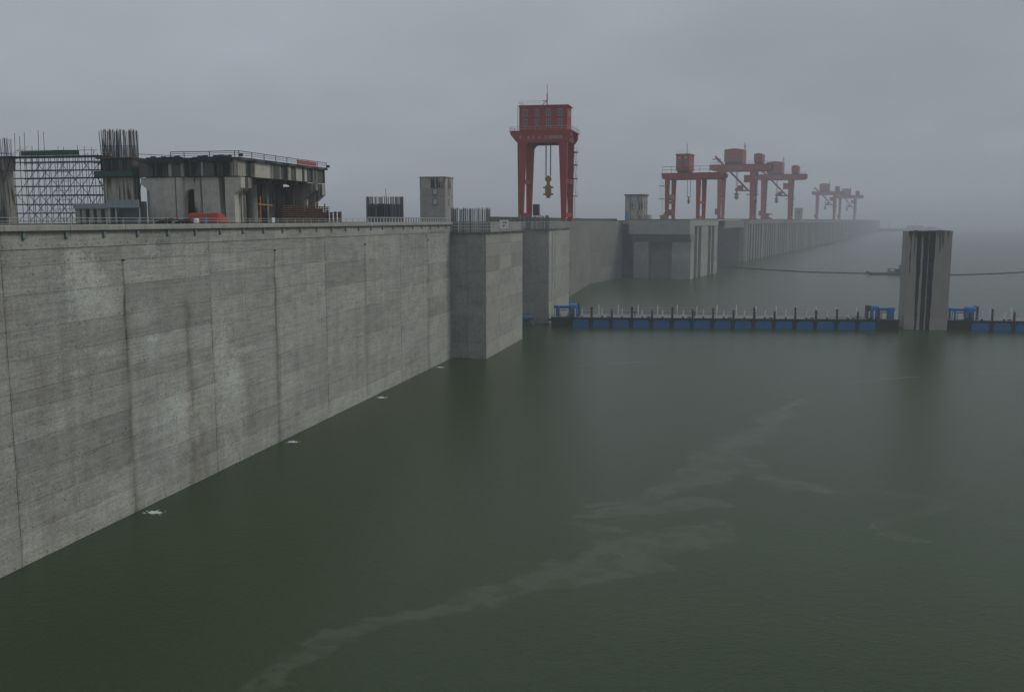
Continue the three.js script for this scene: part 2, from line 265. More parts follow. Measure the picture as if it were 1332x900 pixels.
/* ================================================================ NEAR DAM WALL */
const nearRows = [
  [0, 4.3, 8.4, 12.5, 16.9, 21.3, 23.8, 28.1, 32.0, 36.7, 40.5, 42.7],
  [0, 4.2, 8.4, 14.0, 18.6, 23.9, 29.2, 32.6, 37.2, 40.6, 42.7],
  [0, 5.2, 10.2, 15.3, 20.8, 25.3, 31.3, 37.0, 42.7],
  [0, 3.9, 8.2, 11.4, 17.1, 24.4, 30.9, 36.6, 42.7],
  [0, 4.6, 10.0, 16.2, 22.5, 27.5, 33.0, 38.0, 42.7],
];
{
  const t = thing('dam_wall', 'long grey concrete dam face with seepage streaks and green drain spouts under its coping', 'dam', NF.at(0, 0), NF.turn);
  const S0 = -46, SW = 205 - S0;
  const drains = [-21, 29, 79, 128.4, 180], joints = [4, 54, 104, 155];
  const white = [[20, 38, 4.2, 3.2, 1], [22, 34, 4, 3, 0.8], [18, 41.5, 1.6, 1.0, 1], [36.5, 42.0, 2.0, 1.2, 1], [34, 31.5, 3.0, 1.6, 0.9], [36, 27.4, 2.2, 0.5, 1.2], [24, 26.6, 2.2, 0.4, 1.1], [17, 24.6, 2, 0.4, 1.1], [58, 20, 3, 6, 1], [62, 17.5, 2, 3.5, 1.1], [60, 10, 4, 7, 0.8], [43, 11, 5, 5, 0.7], [40, 16, 3, 3, 0.6], [66, 21.5, 3.5, 0.5, 1], [84, 16, 3, 8, 0.45], [12, 13, 5, 5, 0.4], [28, 5, 6, 3, 0.4], [190, 27, 4, 11, 0.45], [-10, 25, 8, 8, 0.5]];
  const smear = [[46, 34, 1.2, 0.8], [47.5, 20, 1.6, 0.6], [50, 12, 1.2, 0.6], [10, 30, 1.5, 0.5], [15, 32, 0.8, 0.35], [88, 20, 1.4, 0.25], [66, 30, 1, 0.25], [110, 26, 1.3, 0.2], [140, 22, 1.1, 0.22], [122, 30, 0.6, 0.3], [165, 28, 1.6, 0.22], [-8, 30, 1.4, 0.5], [-30, 34, 1.4, 0.5]];
  const ties = []; const r = rng(5);
  for (let b = -1; b < 5; b++) { const rows = nearRows[Math.max(0, b)], a = b < 0 ? S0 : [4, 54, 104, 155][b - 0] ?? 155; const e = b < 0 ? 4 : [54, 104, 155, 205][b] ?? 205;
    rows.forEach((y) => { for (let s = a + 0.5; s < e; s += 1.15 + r() * 0.9) if (r() < 0.35 + 0.5 * vnoise(s * 0.12, y * 3)) ties.push([s + (r() - 0.5) * 0.5, y + 0.45 + (r() - 0.5) * 0.35, 0.06 + r() * 0.10]); });
    for (let q = 0; q < 90; q++) ties.push([a + r() * (e - a), r() * 42, 0.05 + r() * 0.09]); }
  const W = 2048, Hh = 768, dots = new Float32Array(W * Hh).fill(1);
  for (const [s, y, rr] of ties) { const ci = (s - S0) / SW * W, cj = y / 46 * Hh, ri = rr / SW * W + 0.5, rj = rr / 46 * Hh + 0.5;
    for (let j = Math.floor(cj - 3); j <= cj + 3; j++) for (let i = Math.floor(ci - 2); i <= ci + 2; i++) if (i >= 0 && j >= 0 && i < W && j < Hh) { const e = Math.hypot((i - ci) / ri, (j - cj) / rj); if (e < 1) dots[j * W + i] = Math.min(dots[j * W + i], 0.34 + 0.4 * e); } }
  const face = dataTex(W, Hh, (i, j, c) => {
    const s = S0 + (i + 0.5) / W * SW, y = (j + 0.5) / Hh * 46;
    const big = fbm(s * 0.05, y * 0.09, 3), mid = fbm(s * 0.4, y * 0.5 + 20, 4), fine = vnoise(s * 5, y * 6), st = fbm(s * 1.6 + 11, y * 0.05, 3), board = vnoise(s * 0.25, y * 5.2);
    const gr = vnoise(s * 9, y * 16 + 40); let v = 0.58 + 0.14 * (big - 0.5) + 0.22 * (mid - 0.5) + 0.22 * (fine - 0.5) + 0.22 * (gr - 0.5) + 0.12 * (st - 0.5) + 0.16 * (board - 0.5), warm = 0.06 * (fbm(s * 0.15 + 50, y * 0.2, 3) - 0.5);
    for (const d of drains) {                            // rust and silt run down under each drain
      const e = Math.abs(s - d + (vnoise(y * 0.25, d) - 0.5) * 0.5); if (y < 40.6 && e < 3) {
        const core = Math.exp(-((e / (0.22 + 0.01 * (40.6 - y))) ** 2)) * (0.35 + 0.75 * vnoise(3, y * 0.7 + d)) * lerp(0.38, 1, smooth(22, 34, y)), halo = Math.exp(-((e / 1.2) ** 2)) * 0.26 * smooth(40, 28, y);
        const near = d < 100 ? 1 : 0.7; v *= 1 - clamp(0.62 * core * near + 0.8 * halo * near); warm += 0.10 * (core + halo) * near; } }
    for (const d of joints) { const e = Math.abs(s - d + (vnoise(y * 0.3, d + 9) - 0.5) * 0.4); if (e < 1.6) { const k = Math.exp(-((e / 0.28) ** 2)) * (0.1 + 0.6 * vnoise(8, y * 0.6 + d)); v *= 1 - 0.42 * k; warm += 0.06 * k; } }
    for (const [d, top, w, k] of smear) { const e = Math.abs(s - d + (vnoise(y * 0.2, d + 4) - 0.5)); if (y < top && e < w * 2) { const q = Math.exp(-((e / w) ** 2)) * smooth(top, top - 3, y) * (0.4 + 0.8 * vnoise(s * 1.5, y * 0.3 + d)); v *= 1 - 0.42 * k * q; warm += 0.05 * k * q; } }
    for (const [cs, cy, rs, ry, k] of white) { const e = ((s - cs) / rs) ** 2 + ((y - cy) / ry) ** 2; if (e < 3) { const q = smooth(0.36, 0.7, 0.5 * fbm(s * 0.9 + cs, y * 1.1, 4) + 0.5 * fbm(s * 3.1 + cs, y * 2.6, 3) + 0.17 - 0.15 * e) * k; v += 0.22 * q * (0.25 + 1.3 * gr); warm -= 0.02 * q; } }
    if (y > 42.4 && y < 42.9) v *= 0.8 + 0.2 * vnoise(s * 0.8, 3);
    v *= dots[j * W + i];
    c[0] = v * (1 + warm); c[1] = v * 1.01; c[2] = v * (0.975 - warm * 0.8);
  }, { wrap: THREE.ClampToEdgeWrapping });
  const faceMats = CT.map((k, i) => mat('dam_face_' + i, 0.49 * k, 0.495 * k, 0.462 * k, { map: face, bumpMap: rep(concBump, SW / 12, 46 / 12), bumpScale: 0.03, roughness: 0.93 }));
  const uvF = (x, y) => [(x - S0) / SW, y / 46];
  const cols = [S0, -33.5, -21, -8.5, 4, 16, 29, 41.5, 54, 66.5, 79, 91.5, 104, 116.5, 129, 142, 155, 167.5, 180, 192.5, 205];
  const tone = (i, j, s, y) => 2 + 2.2 * (HASH[(i >> 1) * 977 + j * 131 + 400] - 0.5) + 1.0 * (fbm(s * 0.045 + 3, y * 0.22 + 7, 2) - 0.5) * 2 + (y < 4.5 ? 1.3 : 0) - (y > 31 && y < 37 && s > 104 && s < 155 ? 1.6 : 0) - (y > 28.3 && y < 36.5 && s > 8 && s < 54 ? 1.2 : 0);
  lifts(t, 'x', cols, (i) => { const c = (cols[i] + cols[i + 1]) / 2; return nearRows[c < 54 ? 0 : c < 104 ? 1 : c < 155 ? 3 : 4 - (c < 180 ? 0 : 0)].map((y) => y); }, 0, tone, 21, faceMats, uvF, 0.3, 0.045, (i) => (i % 4 === 0 ? 0.07 : i % 2 === 0 ? 0.025 : 0.008), 0.5);
  bx(t, 'core', [204.95, 330], [-25, 45.85], [-60, -1.35], CORE);
  lifts(t, 'x', [261.1, 280, 299, 317.9], () => [0, 5, 10.4, 15.6, 21, 26.2, 31.6, 37, 42, 45.8], -1.05, tone, 22, conc);
  for (let s = S0, k = 0; s < 205; s += 12.55, k++) {       // the plain band under the coping
    const g = boxG(s + 0.02, Math.min(205, s + 12.55) - 0.02, 42.76, 45.14, -0.3, 0.06 + (k % 3) * 0.012); uvMetres(g); const h = g.toNonIndexed(); const p = h.attributes.position, u = new Float32Array(p.count * 2);
    for (let q = 0; q < p.count; q++) { u[q * 2] = (p.getX(q) - S0) / SW; u[q * 2 + 1] = p.getY(q) / 46; } h.setAttribute('uv', new THREE.BufferAttribute(u, 2)); add(t, 'fascia_panel', h, faceMats[1 + ((k * 7) % 3)]);
    const c = new RoundedBoxGeometry(12.53, 0.86, 1.3, 2, 0.12).translate(s + 6.275, 45.58, 0.05); add(t, 'coping_stone', uvMetres(c), conc[3]);
  }
  bx(t, 'core', [S0, 204.9], [-25, 45.0], [-60, -0.2], CORE); bx(t, 'crest_paving', [S0, 204.9], [45.0, 45.92], [-90, -0.62], conc[1]); bx(t, 'crest_paving', [204.95, 330], [45.88, 45.96], [-60, -1.4], conc[1]);
  for (let s = -25.1; s < 204; s += 8.3) { const d = bx(t, 'drain_spout', [s - 0.27, s + 0.27], [44.2, 45.05], [0.1, 0.36], M.green_paint); bx(d, 'outlet', [s - 0.2, s + 0.2], [44.1, 44.19], [0.14, 0.32], M.dark_steel); }
  for (const s of drains) { add(t, 'drain_pipe', new THREE.CylinderGeometry(0.16, 0.16, 0.4, 12, 1, true).rotateX(Math.PI / 2).translate(s, 40.5, 0.15), M.rust_dark); }
  const bm = bx(t, 'crane_rail', [S0, 204], [45.94, 46.16], [-1.5, -1.1], M.dark_steel);
}
drainsplash: for (const [s, o, k, lab] of [[29.4, 3.1, 0.75, 'white splash of drain water below the tall rust streak beside the whitest stains'], [79.3, 2.7, 0.7, 'white splash of drain water below the second long rust streak'], [131, 2.8, 0.75, 'white splash of drain water below the dark grey lift'], [184, 2.4, 0.7, 'white splash of drain water nearest the projecting pier']]) {
  const g = [], r = rng(Math.round(s * 10)); const sh = new THREE.Shape(); const n = 18; for (let i = 0; i < n; i++) { const a = i / n * 6.283, q = (0.75 + 0.5 * r()) * k; const X = Math.cos(a) * 1.0 * q, Y = Math.sin(a) * 1.5 * q; i ? sh.lineTo(X, Y) : sh.moveTo(X, Y); }
  g.push(new THREE.ExtrudeGeometry(sh, { depth: 0.05, bevelEnabled: false }).rotateX(-Math.PI / 2).translate(0, 0.01, 0));
  for (let i = 0; i < 34; i++) g.push(new THREE.IcosahedronGeometry(0.04 + r() * 0.08, 0).scale(1.3, 0.6, 1.3).translate((r() - 0.5) * 3.0 * k, 0.03 + r() * r() * 0.25, (r() - 0.5) * 4.4 * k));
  const t = new THREE.Group(); t.name = numbered('water_splash'); t.position.copy(NF.at(s, o)); t.rotation.y = NF.turn; scene.add(t); tag(t, lab, 'splash'); merged(t, 'foam', g, M.foam).userData.kind = 'stuff';
}
{ // steel guard rail on the near crest
  const t = thing('guard_rail', 'thin grey steel guard rail along the crest in front of the trestle', 'railing', NF.at(0, -0.9, 46), NF.turn);
  for (let s = -45; s <= 131; s += 4) rod(t, 'post', [s, -0.05, 0], [s, 1.0, 0], 0.055, M.pale_steel);
  for (const y of [0.98, 0.5]) rod(t, 'rail', [-45, y, 0], [131, y, 0], 0.045, M.pale_steel);
  const f = thing('balustrade', 'pale balustrade of close set concrete posts beside the square tower', 'railing', NF.at(0, -0.9, 46), NF.turn);
  for (let s = 133; s <= 204; s += 2.3) bx(f, 'baluster', [s - 0.24, s + 0.24], [-0.05, 1.28], [-0.15, 0.15], M.pale_steel);
  bx(f, 'top_rail', [132.5, 204.5], [1.29, 1.46], [-0.2, 0.2], M.pale_steel); bx(f, 'plinth', [132.5, 204.5], [-0.05, 0.16], [-0.22, -0.16], M.pale_steel);
}
/* ---------------------------------------------------------------- projecting piers with their platforms */
function pier(label, s0, s1, o0, o1, top, seed, grooves) {
  const t = thing('dam_pier', label, 'pier', NF.at(s0, 0), NF.turn), L = s1 - s0, r = rng(seed);
  const rows = [0]; while (rows[rows.length - 1] < top - 6) rows.push(rows[rows.length - 1] + 4.2 + r() * 1.6); rows.push(top);
  const tone = (i, j, a, y) => 2 + 2.4 * (fbm(a * 0.08 + seed, y * 0.15, 2) - 0.5) * 2 + (y < 4.5 ? 1 : 0);
  bx(t, 'core', [0.25, L - 0.05], [-25, top - 0.05], [o0, o1 - 0.25], CORE);
  const zc = [o0, (o0 + o1) / 2, o1];
  lifts(t, 'z', zc, () => rows, 0, tone, seed + 1);
  if (grooves) lifts(t, 'x', [0.06, 7.4], () => rows, o1, tone, seed + 2), lifts(t, 'x', [8.3, 14.6], () => rows, o1, tone, seed + 3), lifts(t, 'x', [15.2, 30, L], () => rows, o1, tone, seed + 4);
  else lifts(t, 'x', [0.06, L * 0.33, L * 0.66, L], () => rows, o1, tone, seed + 2);
  return t;
}
pier('plain stepped concrete pier projecting from the dam face, no slots', 205, 261, -1, 12.1, 42.5, 3);
pier('second projecting concrete pier with two thin dark grooves above the blue pontoon', 318, 372, -0.95, 11.6, 42.5, 8, true);
function platform(label, s0, s1, o0, o1, y, seed) {
  const t = thing('work_platform', label, 'platform', NF.at(s0, 0, y), NF.turn), L = s1 - s0, r = rng(seed);
  for (let x = -0.8; x < L; x += 3.1) for (let k = 0; k < 1; k++) bx(t, 'plank', [x, x + 3 + r() * 0.3], [0.02 + r() * 0.12, 0.2 + r() * 0.15], [o1 - 0.2, o1 + 0.7 + r() * 0.5], M.timber);
  for (let z = o0; z < o1 + 0.6; z += 2.1) bx(t, 'plank', [-0.9 - r() * 0.5, 0.3], [0.02 + r() * 0.1, 0.2 + r() * 0.15], [z, z + 2.05], M.timber);
  for (let x = 0; x <= L; x += 4.6) rod(t, 'post', [x, 0.1, o1 + 0.5], [x, 3.4, o1 + 0.5], 0.1, M.pale_steel);
  for (let z = o0 + 0.5; z < o1; z += 3) rod(t, 'post', [-0.7, 0.1, z], [-0.7, 3.4, z], 0.1, M.pale_steel);
  for (const h of [1.2, 2.3, 3.4]) { rod(t, 'rail', [-0.7, h, o1 + 0.5], [L, h, o1 + 0.5], 0.09, M.pale_steel); rod(t, 'rail', [-0.7, h, o0], [-0.7, h, o1 + 0.5], 0.09, M.pale_steel); }
  return t;
}
platform('timber edged work platform with three pale rails on top of the plain pier', 205, 261, 0, 12, 42.5, 4);
platform('timber edged work platform with pale rails below the tall red gantry crane', 318, 372, 0, 11.4, 42.5, 9);
{
  const t = thing('notice_board', 'white notice board with red lettering hung on the platform rails', 'sign', NF.at(238, 8.6, 43.6), NF.turn);
  bx(t, 'board', [0, 0.1], [0, 3.1], [0, 3.3], M.white_paint);
  for (const [z, y, w] of [[1.1, 1.9, 1.7], [1.0, 0.7, 1.1]]) for (let k = 0; k < 5; k++) bx(t, 'lettering', [-0.04, -0.01], [y, y + 0.7], [z + k * w / 5, z + k * w / 5 + w / 5.8], M.sign_red);
  rod(t, 'post', [0.15, -1.2, 0.4], [0.15, 3, 0.4], 0.07, M.dark_steel); rod(t, 'post', [0.15, -1.2, 2.9], [0.15, 3, 2.9], 0.07, M.dark_steel);
}
/* reinforcing steel standing out of unfinished concrete */
function rebarCage(label, pos, turn, x0, x1, z0, z1, h, n, seed, opt = {}) {
  const t = thing('rebar_cage', label, 'rebar', pos, turn), r = rng(seed), per = 2 * (x1 - x0 + z1 - z0);
  for (let k = 0; k < n; k++) {
    let q = (k + 0.8 * r()) / n * per, x, z; const a = x1 - x0, b = z1 - z0;
    if (q < b) { x = x0; z = z0 + q; } else if (q < a + b) { x = x0 + q - b; z = z1; } else if (q < a + 2 * b) { x = x1; z = z1 - (q - a - b); } else { x = x1 - (q - a - 2 * b); z = z0; }
    const hh = h * (0.93 + 0.1 * r()), lean = opt.lean ?? 0.12; rod(t, 'steel_bar', [x, -0.1, z], [x + (r() - 0.5) * lean, hh, z + (r() - 0.5) * lean * 2], (opt.r ?? 0.07) * (0.8 + 0.7 * r()), r() < 0.55 ? M.rebar : M.rebar_grey);
  }
  for (const f of opt.ties ?? [0.2, 0.4, 0.55]) for (const [a, b] of [[[x0, z0], [x0, z1]], [[x0, z1], [x1, z1]], [[x1, z1], [x1, z0]], [[x1, z0], [x0, z0]]]) rod(t, 'tie_bar', [a[0], h * f, a[1]], [b[0], h * f, b[1]], 0.05, M.rebar);
  return t;
}
rebarCage('tall dense cage of dark bars on the plain pier beside the square tower', NF.at(205, 0, 42.5), NF.turn, 2, 8.5, -0.6, 11.4, 8.2, 78, 41, { r: 0.085, ties: [0.1, 0.22, 0.33, 0.44] });
rebarCage('low cage of bars around the foot of the tall red gantry crane', NF.at(318, 0, 42.5), NF.turn, 3, 10, -3.5, 9.5, 6.4, 64, 43, { r: 0.085, ties: [0.2, 0.4] });
/* ---------------------------------------------------------------- wall beyond the piers, up to the bend */
{
  const P0 = NF.at(300, 3), P1 = FF.at(0, 0), len = P0.distanceTo(P1), turn = Math.atan2(-(P1.z - P0.z), P1.x - P0.x);
  const t = thing('dam_wall', 'dull grey concrete dam face behind the tall red gantry crane, up to the bend', 'dam', P0, turn);
  bx(t, 'core', [30.5, len], [-25, 45.9], [-50, -0.36], CORE);
  const r = rng(6), rows = [0, 5.4, 10.6, 16, 21.2, 26.8, 32, 37.4, 42.8, 46.0], cols = []; for (let x = 60; x < len - 10; x += 23) cols.push(x); cols.push(len - 0.05);
  lifts(t, 'x', cols, () => rows.map((y, i) => (i && i < 9 ? y + (r() - 0.5) * 0.5 : y)), 0, (i, j, a, y) => 2 + 2.2 * (fbm(a * 0.03, y * 0.1 + 4, 2) - 0.5) * 2, 61, concOld, null, 0.35, 0.09);
  bx(t, 'parapet', [-36, len - 2], [45.95, 47.9], [-7, -6.4], M.concrete_black); bx(t, 'parapet_cap', [-36, len - 2], [47.92, 48.1], [-7.2, -6.2], conc[0]);
  bx(t, 'crest_paving', [30.5, len], [45.92, 45.99], [-50, -0.4], conc[1]);
}
/* ---------------------------------------------------------------- far dam along its second direction */
{
  const t = thing('dam_wall', 'short concrete dam face between the bend and the dark slot', 'dam', FF.at(0, 0), FF.turn);
  bx(t, 'core', [0, 77.5], [-25, 45.9], [-50, -0.3], CORE);
  const rows = [0, 5.6, 11, 16.4, 22, 27.2, 32.8, 38, 42.6, 46];
  lifts(t, 'x', [0.05, 26, 52, 78], () => rows, 0, (i, j, a, y) => 2.3 + 2 * (fbm(a * 0.05 + 9, y * 0.12, 2) - 0.5) * 2, 62, concOld, null, 0.35, 0.1);
  bx(t, 'parapet', [0, 84], [45.95, 47.9], [-7, -6.4], M.concrete_black);
  bx(t, 'lintel', [78.1, 84], [43.6, 45.9], [-6, 7.9], conc[1]); bx(t, 'slot_roof', [84.1, 131], [43.7, 45.8], [-50, 8.8], conc[1]); bx(t, 'slot_wall', [78.1, 131], [-25, 43.6], [-40, -14], conc[1]);
  bx(t, 'niche_wall', [130, 131], [-25, 45.9], [-60, 10], conc[0]);
  rod(t, 'walkway_rail', [74, 40.4, 0.6], [81, 40.4, 8], 0.25, M.pale_steel);
}
{
  const t = thing('spillway_pier', 'big concrete pier with four dark vertical slots and an overhanging deck', 'pier', FF.at(80, 0), FF.turn);
  const rows = [0, 5, 10.2, 15.4, 20.7, 25, 29.2], tone = (i, j, a, y) => 2 + 2 * (fbm(a * 0.06 + 19, y * 0.14, 2) - 0.5) * 2;
  bx(t, 'core', [8, 103], [-25, 42.0], [9, 43], CORE); bx(t, 'upper_core', [8, 103], [42.02, 46.0], [9, 52.9], CORE);
  bx(t, 'column_core', [0.4, 8], [-25, 29.2], [9.6, 21.5], CORE); bx(t, 'column_core', [0.4, 8], [-25, 29.2], [41, 42.9], CORE);
  lifts(t, 'z', [9.3, 21.6], () => rows, 0, tone, 71, conc, null, 0.5, 0.1); lifts(t, 'z', [40.8, 56], () => rows, 0, tone, 72, conc, null, 0.5, 0.1);
  lifts(t, 'z', [21.8, 40.6], () => [0, 5, 10.2, 15.4, 20.6], 4.5, tone, 73, concOld, null, 0.5, 0.1);
  bx(t, 'gate_recess', [7, 8.2], [20.7, 35], [21.7, 40.7], concOld[1]);
  // deck beam with a sloping haunch beneath
  prismZ(t, 'haunch', [[-6.2, 35.6], [7.9, 35.6], [7.9, 29.3], [-0.1, 29.3]], 8.2, 56.2, concOld[2]);
  bx(t, 'deck_beam', [-6.6, 7.9], [35.65, 46.3], [7, 56.6], conc[2]);
  // slotted flank: solid strips between the slots
  const strips = [[0.1, 11.6], [22.6, 26], [37.4, 63.6], [74.6, 78.2], [88.5, 103.3]];
  strips.forEach(([a, b], i) => lifts(t, 'x', b - a > 20 ? [a, (a + b) / 2, b] : [a, b], () => [0, 5, 10.2, 15.4, 20.7, 26, 31, 36.4, 42], 56, tone, 80 + i, conc, null, 13, 0.08));
  bx(t, 'flank_beam', [8, 103.4], [42.1, 46.3], [53, 56.35], conc[3]);
  bx(t, 'crest_paving', [8, 240], [46.05, 46.5], [-30, 52.9], concOld[2]);
  bx(t, 'parapet', [-6, 104], [46.6, 47.6], [55.4, 56.2], concOld[1]); bx(t, 'parapet', [-6.5, -5.9], [46.35, 47.5], [7, 55.3], concOld[1]);
}
{
  const t = thing('fluted_dam', 'long fluted dam face of pale ribs and dark grooves running off into fog', 'dam', FF.at(430, 0), FF.turn);
  const L = 3300;
  bx(t, 'core', [0, L], [-25, 46.4], [-30, 31.5], concOld[0]);
  bx(t, 'back_wall', [-268, -0.1], [-25, 46.2], [-60, 0], concOld[0]);
  bx(t, 'bridge_beam', [-246, -0.1], [38.6, 46.6], [24, 35.5], concOld[3]); prismX(t, 'beam_bracket', [[5, 38.5], [35, 38.5], [35, 36.5], [5, 24]], -1.2, -0.2, concOld[0]);
  bx(t, 'end_wall', [-0.1, 2], [-25, 46.5], [0, 31], concOld[1]);
  add(t, 'round_pier', uvMetres(new THREE.CylinderGeometry(8.5, 8.5, 71, 24).translate(12, 11, 29.5)), concOld[4]);
  bx(t, 'crest_beam', [21, L], [42.2, 47.0], [28, 37.2], concOld[3]); bx(t, 'parapet', [-246, L], [47.05, 48.1], [33.2, 34], M.concrete_black);
  const rg = uvMetres(boxG(0, 8.4, -3, 42.1, 31, 36.4)), wide = uvMetres(boxG(0, 14, -3, 42.1, 31, 36.6));
  for (let x = 27, k = 0; x < L - 20; x += 19, k++) { const w = k % 6 === 5, o = add(t, 'rib', w ? wide : rg, concOld[2 + (k * 5) % 3]); o.position.x = x; }
}

/* ================================================================ STRUCTURES ON THE CREST */
{ // the unfinished concrete trestle
  const t = thing('concrete_trestle', 'rain blackened concrete trestle with railed deck and red banner, half built on the crest', 'trestle', NF.at(87, -12, 46), NF.turn);
  const ST = M.concrete_stained, BK = M.concrete_black;
  prismX(t, 'side_pier', [[-23.8, 9.9], [-17.4, 9.9], [-17.4, -0.1], [-21.8, -0.1], [-21.8, 7.0], [-23.8, 8.5]], 0, 1.6, M.concrete_pale);
  bx(t, 'front_strip', [-0.25, 1.6], [-0.1, 9.9], [-17.3, -15.3], M.concrete_pale);
  add(t, 'half_round_column', uvMetres(new THREE.CylinderGeometry(0.95, 0.95, 10, 20).translate(0.4, 4.9, -14.3)), M.concrete_pale);
  prismX(t, 'front_wall', [[-15.2, 9.9], [-10.75, 9.9], [-10.75, 7.4], [-12.3, 7.4], [-13.0, 6.9], [-13.3, 6.0], [-13.4, -0.1], [-15.2, -0.1]], 0.5, 1.6, M.concrete_pale);
  bx(t, 'stained_column', [-0.1, 1.7], [-0.1, 9.9], [-10.7, -9.0], ST);
  prismX(t, 'front_panel', [[-8.9, 9.9], [-4.9, 9.9], [-4.4, -0.1], [-8.9, -0.1]], 0.1, 1.5, M.concrete_pale);
  prismX(t, 'corner_pier', [[-3.1, 9.9], [0.8, 9.9], [0.8, 7.6], [-0.9, 6.3], [-0.9, -0.1], [-3.1, -0.1]], -0.3, 1.4, M.concrete_pale);
  prismX(t, 'corner_pier', [[-3.1, 9.9], [0.8, 9.9], [0.8, 7.6], [-0.9, 6.3], [-0.9, -0.1], [-3.1, -0.1]], 2.8, 4.6, ST);
  bx(t, 'pier_web', [1.5, 2.75], [-0.1, 9.4], [-2.8, -1.2], ST);
  prismX(t, 'end_pier', [[-6, 9.9], [1.2, 9.9], [1.2, 8.2], [-1.6, 6.0], [-1.6, -0.1], [-6, -0.1]], 36, 37.6, ST);
  prismX(t, 'end_pier', [[-6, 9.9], [1.2, 9.9], [1.2, 7.0], [-0.9, 5.3], [-0.9, -0.1], [-6, -0.1]], 40.2, 42, ST);
  bx(t, 'inner_wall', [5, 14], [-0.1, 9.88], [-10.4, -9.6], ST); bx(t, 'inner_wall', [14.5, 22], [-0.1, 9.88], [-10.4, -9.6], ST); bx(t, 'inner_wall', [23.2, 40], [-0.1, 9.88], [-10.4, -9.6], ST); bx(t, 'inner_wall', [20, 21], [-0.1, 9.2], [-9.5, -4], ST); bx(t, 'inner_wall', [40, 41], [-0.1, 9.2], [-22, -6.2], ST); bx(t, 'inner_wall', [1.8, 40], [-0.1, 8.9], [-17, -16.4], ST);
  bx(t, 'back_wall', [1.7, 43], [-0.1, 9.0], [-23.6, -22.8], ST);
  add(t, 'inner_column', uvMetres(new THREE.CylinderGeometry(1.1, 1.1, 9, 16).translate(17, 4.4, -6)), conc[1]);
  for (const x of [2, 9, 14.5, 17, 22, 30, 38, 41]) bx(t, 'bearing', [x - 1.1, x + 1.1], [9.2, 10.05], [-3, -1.4], BK);
  bx(t, 'cross_beam', [0.6, 43], [9.92, 10.6], [-23, -4.2], ST);
  // deck: end girder of stained bays, side girder of bays, slab and kerb
  const r = rng(9); const zc = [-23.9, -21.4, -20.5, -16.4, -15.6, -13.4, -12.6, -8.4, -8.0, -4.6, -4.0, -1.4, 0.35];
  zc.slice(0, -1).forEach((z, i) => bx(t, 'end_girder_bay', [-0.5 - (i % 2) * 0.18, 1.2], [10.1, 13.5], [z + 0.03, zc[i + 1] - 0.03], i % 2 ? ST : BK));
  const xc = [1.3, 2.9, 5.0, 6.8, 14.2, 15.6, 18.4, 20.5, 22.6, 24.2, 27, 30.4, 31.6, 33.4, 36.2, 39, 44];
  xc.slice(0, -1).forEach((x, i) => bx(t, 'side_girder_bay', [x + 0.03, xc[i + 1] - 0.03], [10.15, 13.5], [-1.2, 0.3 + (i % 3) * 0.09], i === 3 ? M.concrete_pale : i === 10 || i === 12 ? M.concrete_pale : i % 2 ? BK : ST));
  bx(t, 'soffit', [1.3, 43.9], [10.62, 10.9], [-23, -1.25], ST); bx(t, 'deck_slab', [-0.9, 44.4], [13.52, 14.1], [-23.9, 0.95], BK);
  for (const [a, b] of [[-21.6, -15.8], [-15.7, -12.6], [-10.2, -0.8]]) for (let z = a; z < b - 0.3; z += 1.25) bx(t, 'edge_formwork', [-1.0 - 0.12 * r(), -0.92], [13.3 - 0.5 * r(), 14.2 + 0.45 * r()], [z, Math.min(b, z + 1.2)], M.dark_net);
  const top = 15.35;
  for (const z of [-15.6, -12.3, -6.2, -0.2]) rod(t, 'rail_post', [-0.8, 14.1, z], [-0.8, top, z], 0.09, M.dark_steel);
  for (let k = 0; k < 9; k++) rod(t, 'rail_post', [-0.8 + k * 5.6, 14.1, 0.8], [-0.8 + k * 5.6, top + 0.02, 0.8], 0.09, M.dark_steel);
  for (const h of [14.55, 14.95, top]) { rod(t, 'rail', [-0.8, h, -15.6], [-0.8, h, 0.8], h === top ? 0.08 : 0.05, M.dark_steel); rod(t, 'rail', [-0.8, h, 0.8], [44, h, 0.8], h === top ? 0.08 : 0.05, M.dark_steel); }
  rod(t, 'rail', [-0.8, top - 0.3, -23.8], [-0.8, 14.6, -15.6], 0.06, M.dark_steel);
  const b = bx(t, 'banner', [26.6, 37.4], [14.2, 15.15], [0.92, 0.97], M.sign_red); for (let k = 0; k < 9; k++) bx(b, 'lettering', [28 + k * 1.0, 28.45 + k * 1.0], [14.5, 14.95], [0.975, 0.99], M.film_pale);
  bx(t, 'site_lamp', [-0.9, -0.3], [14.2, 14.8], [0.9, 1.5], M.dark_steel); bx(t, 'site_lamp', [43.8, 44.5], [14.2, 14.8], [0.9, 1.5], M.dark_steel);
}
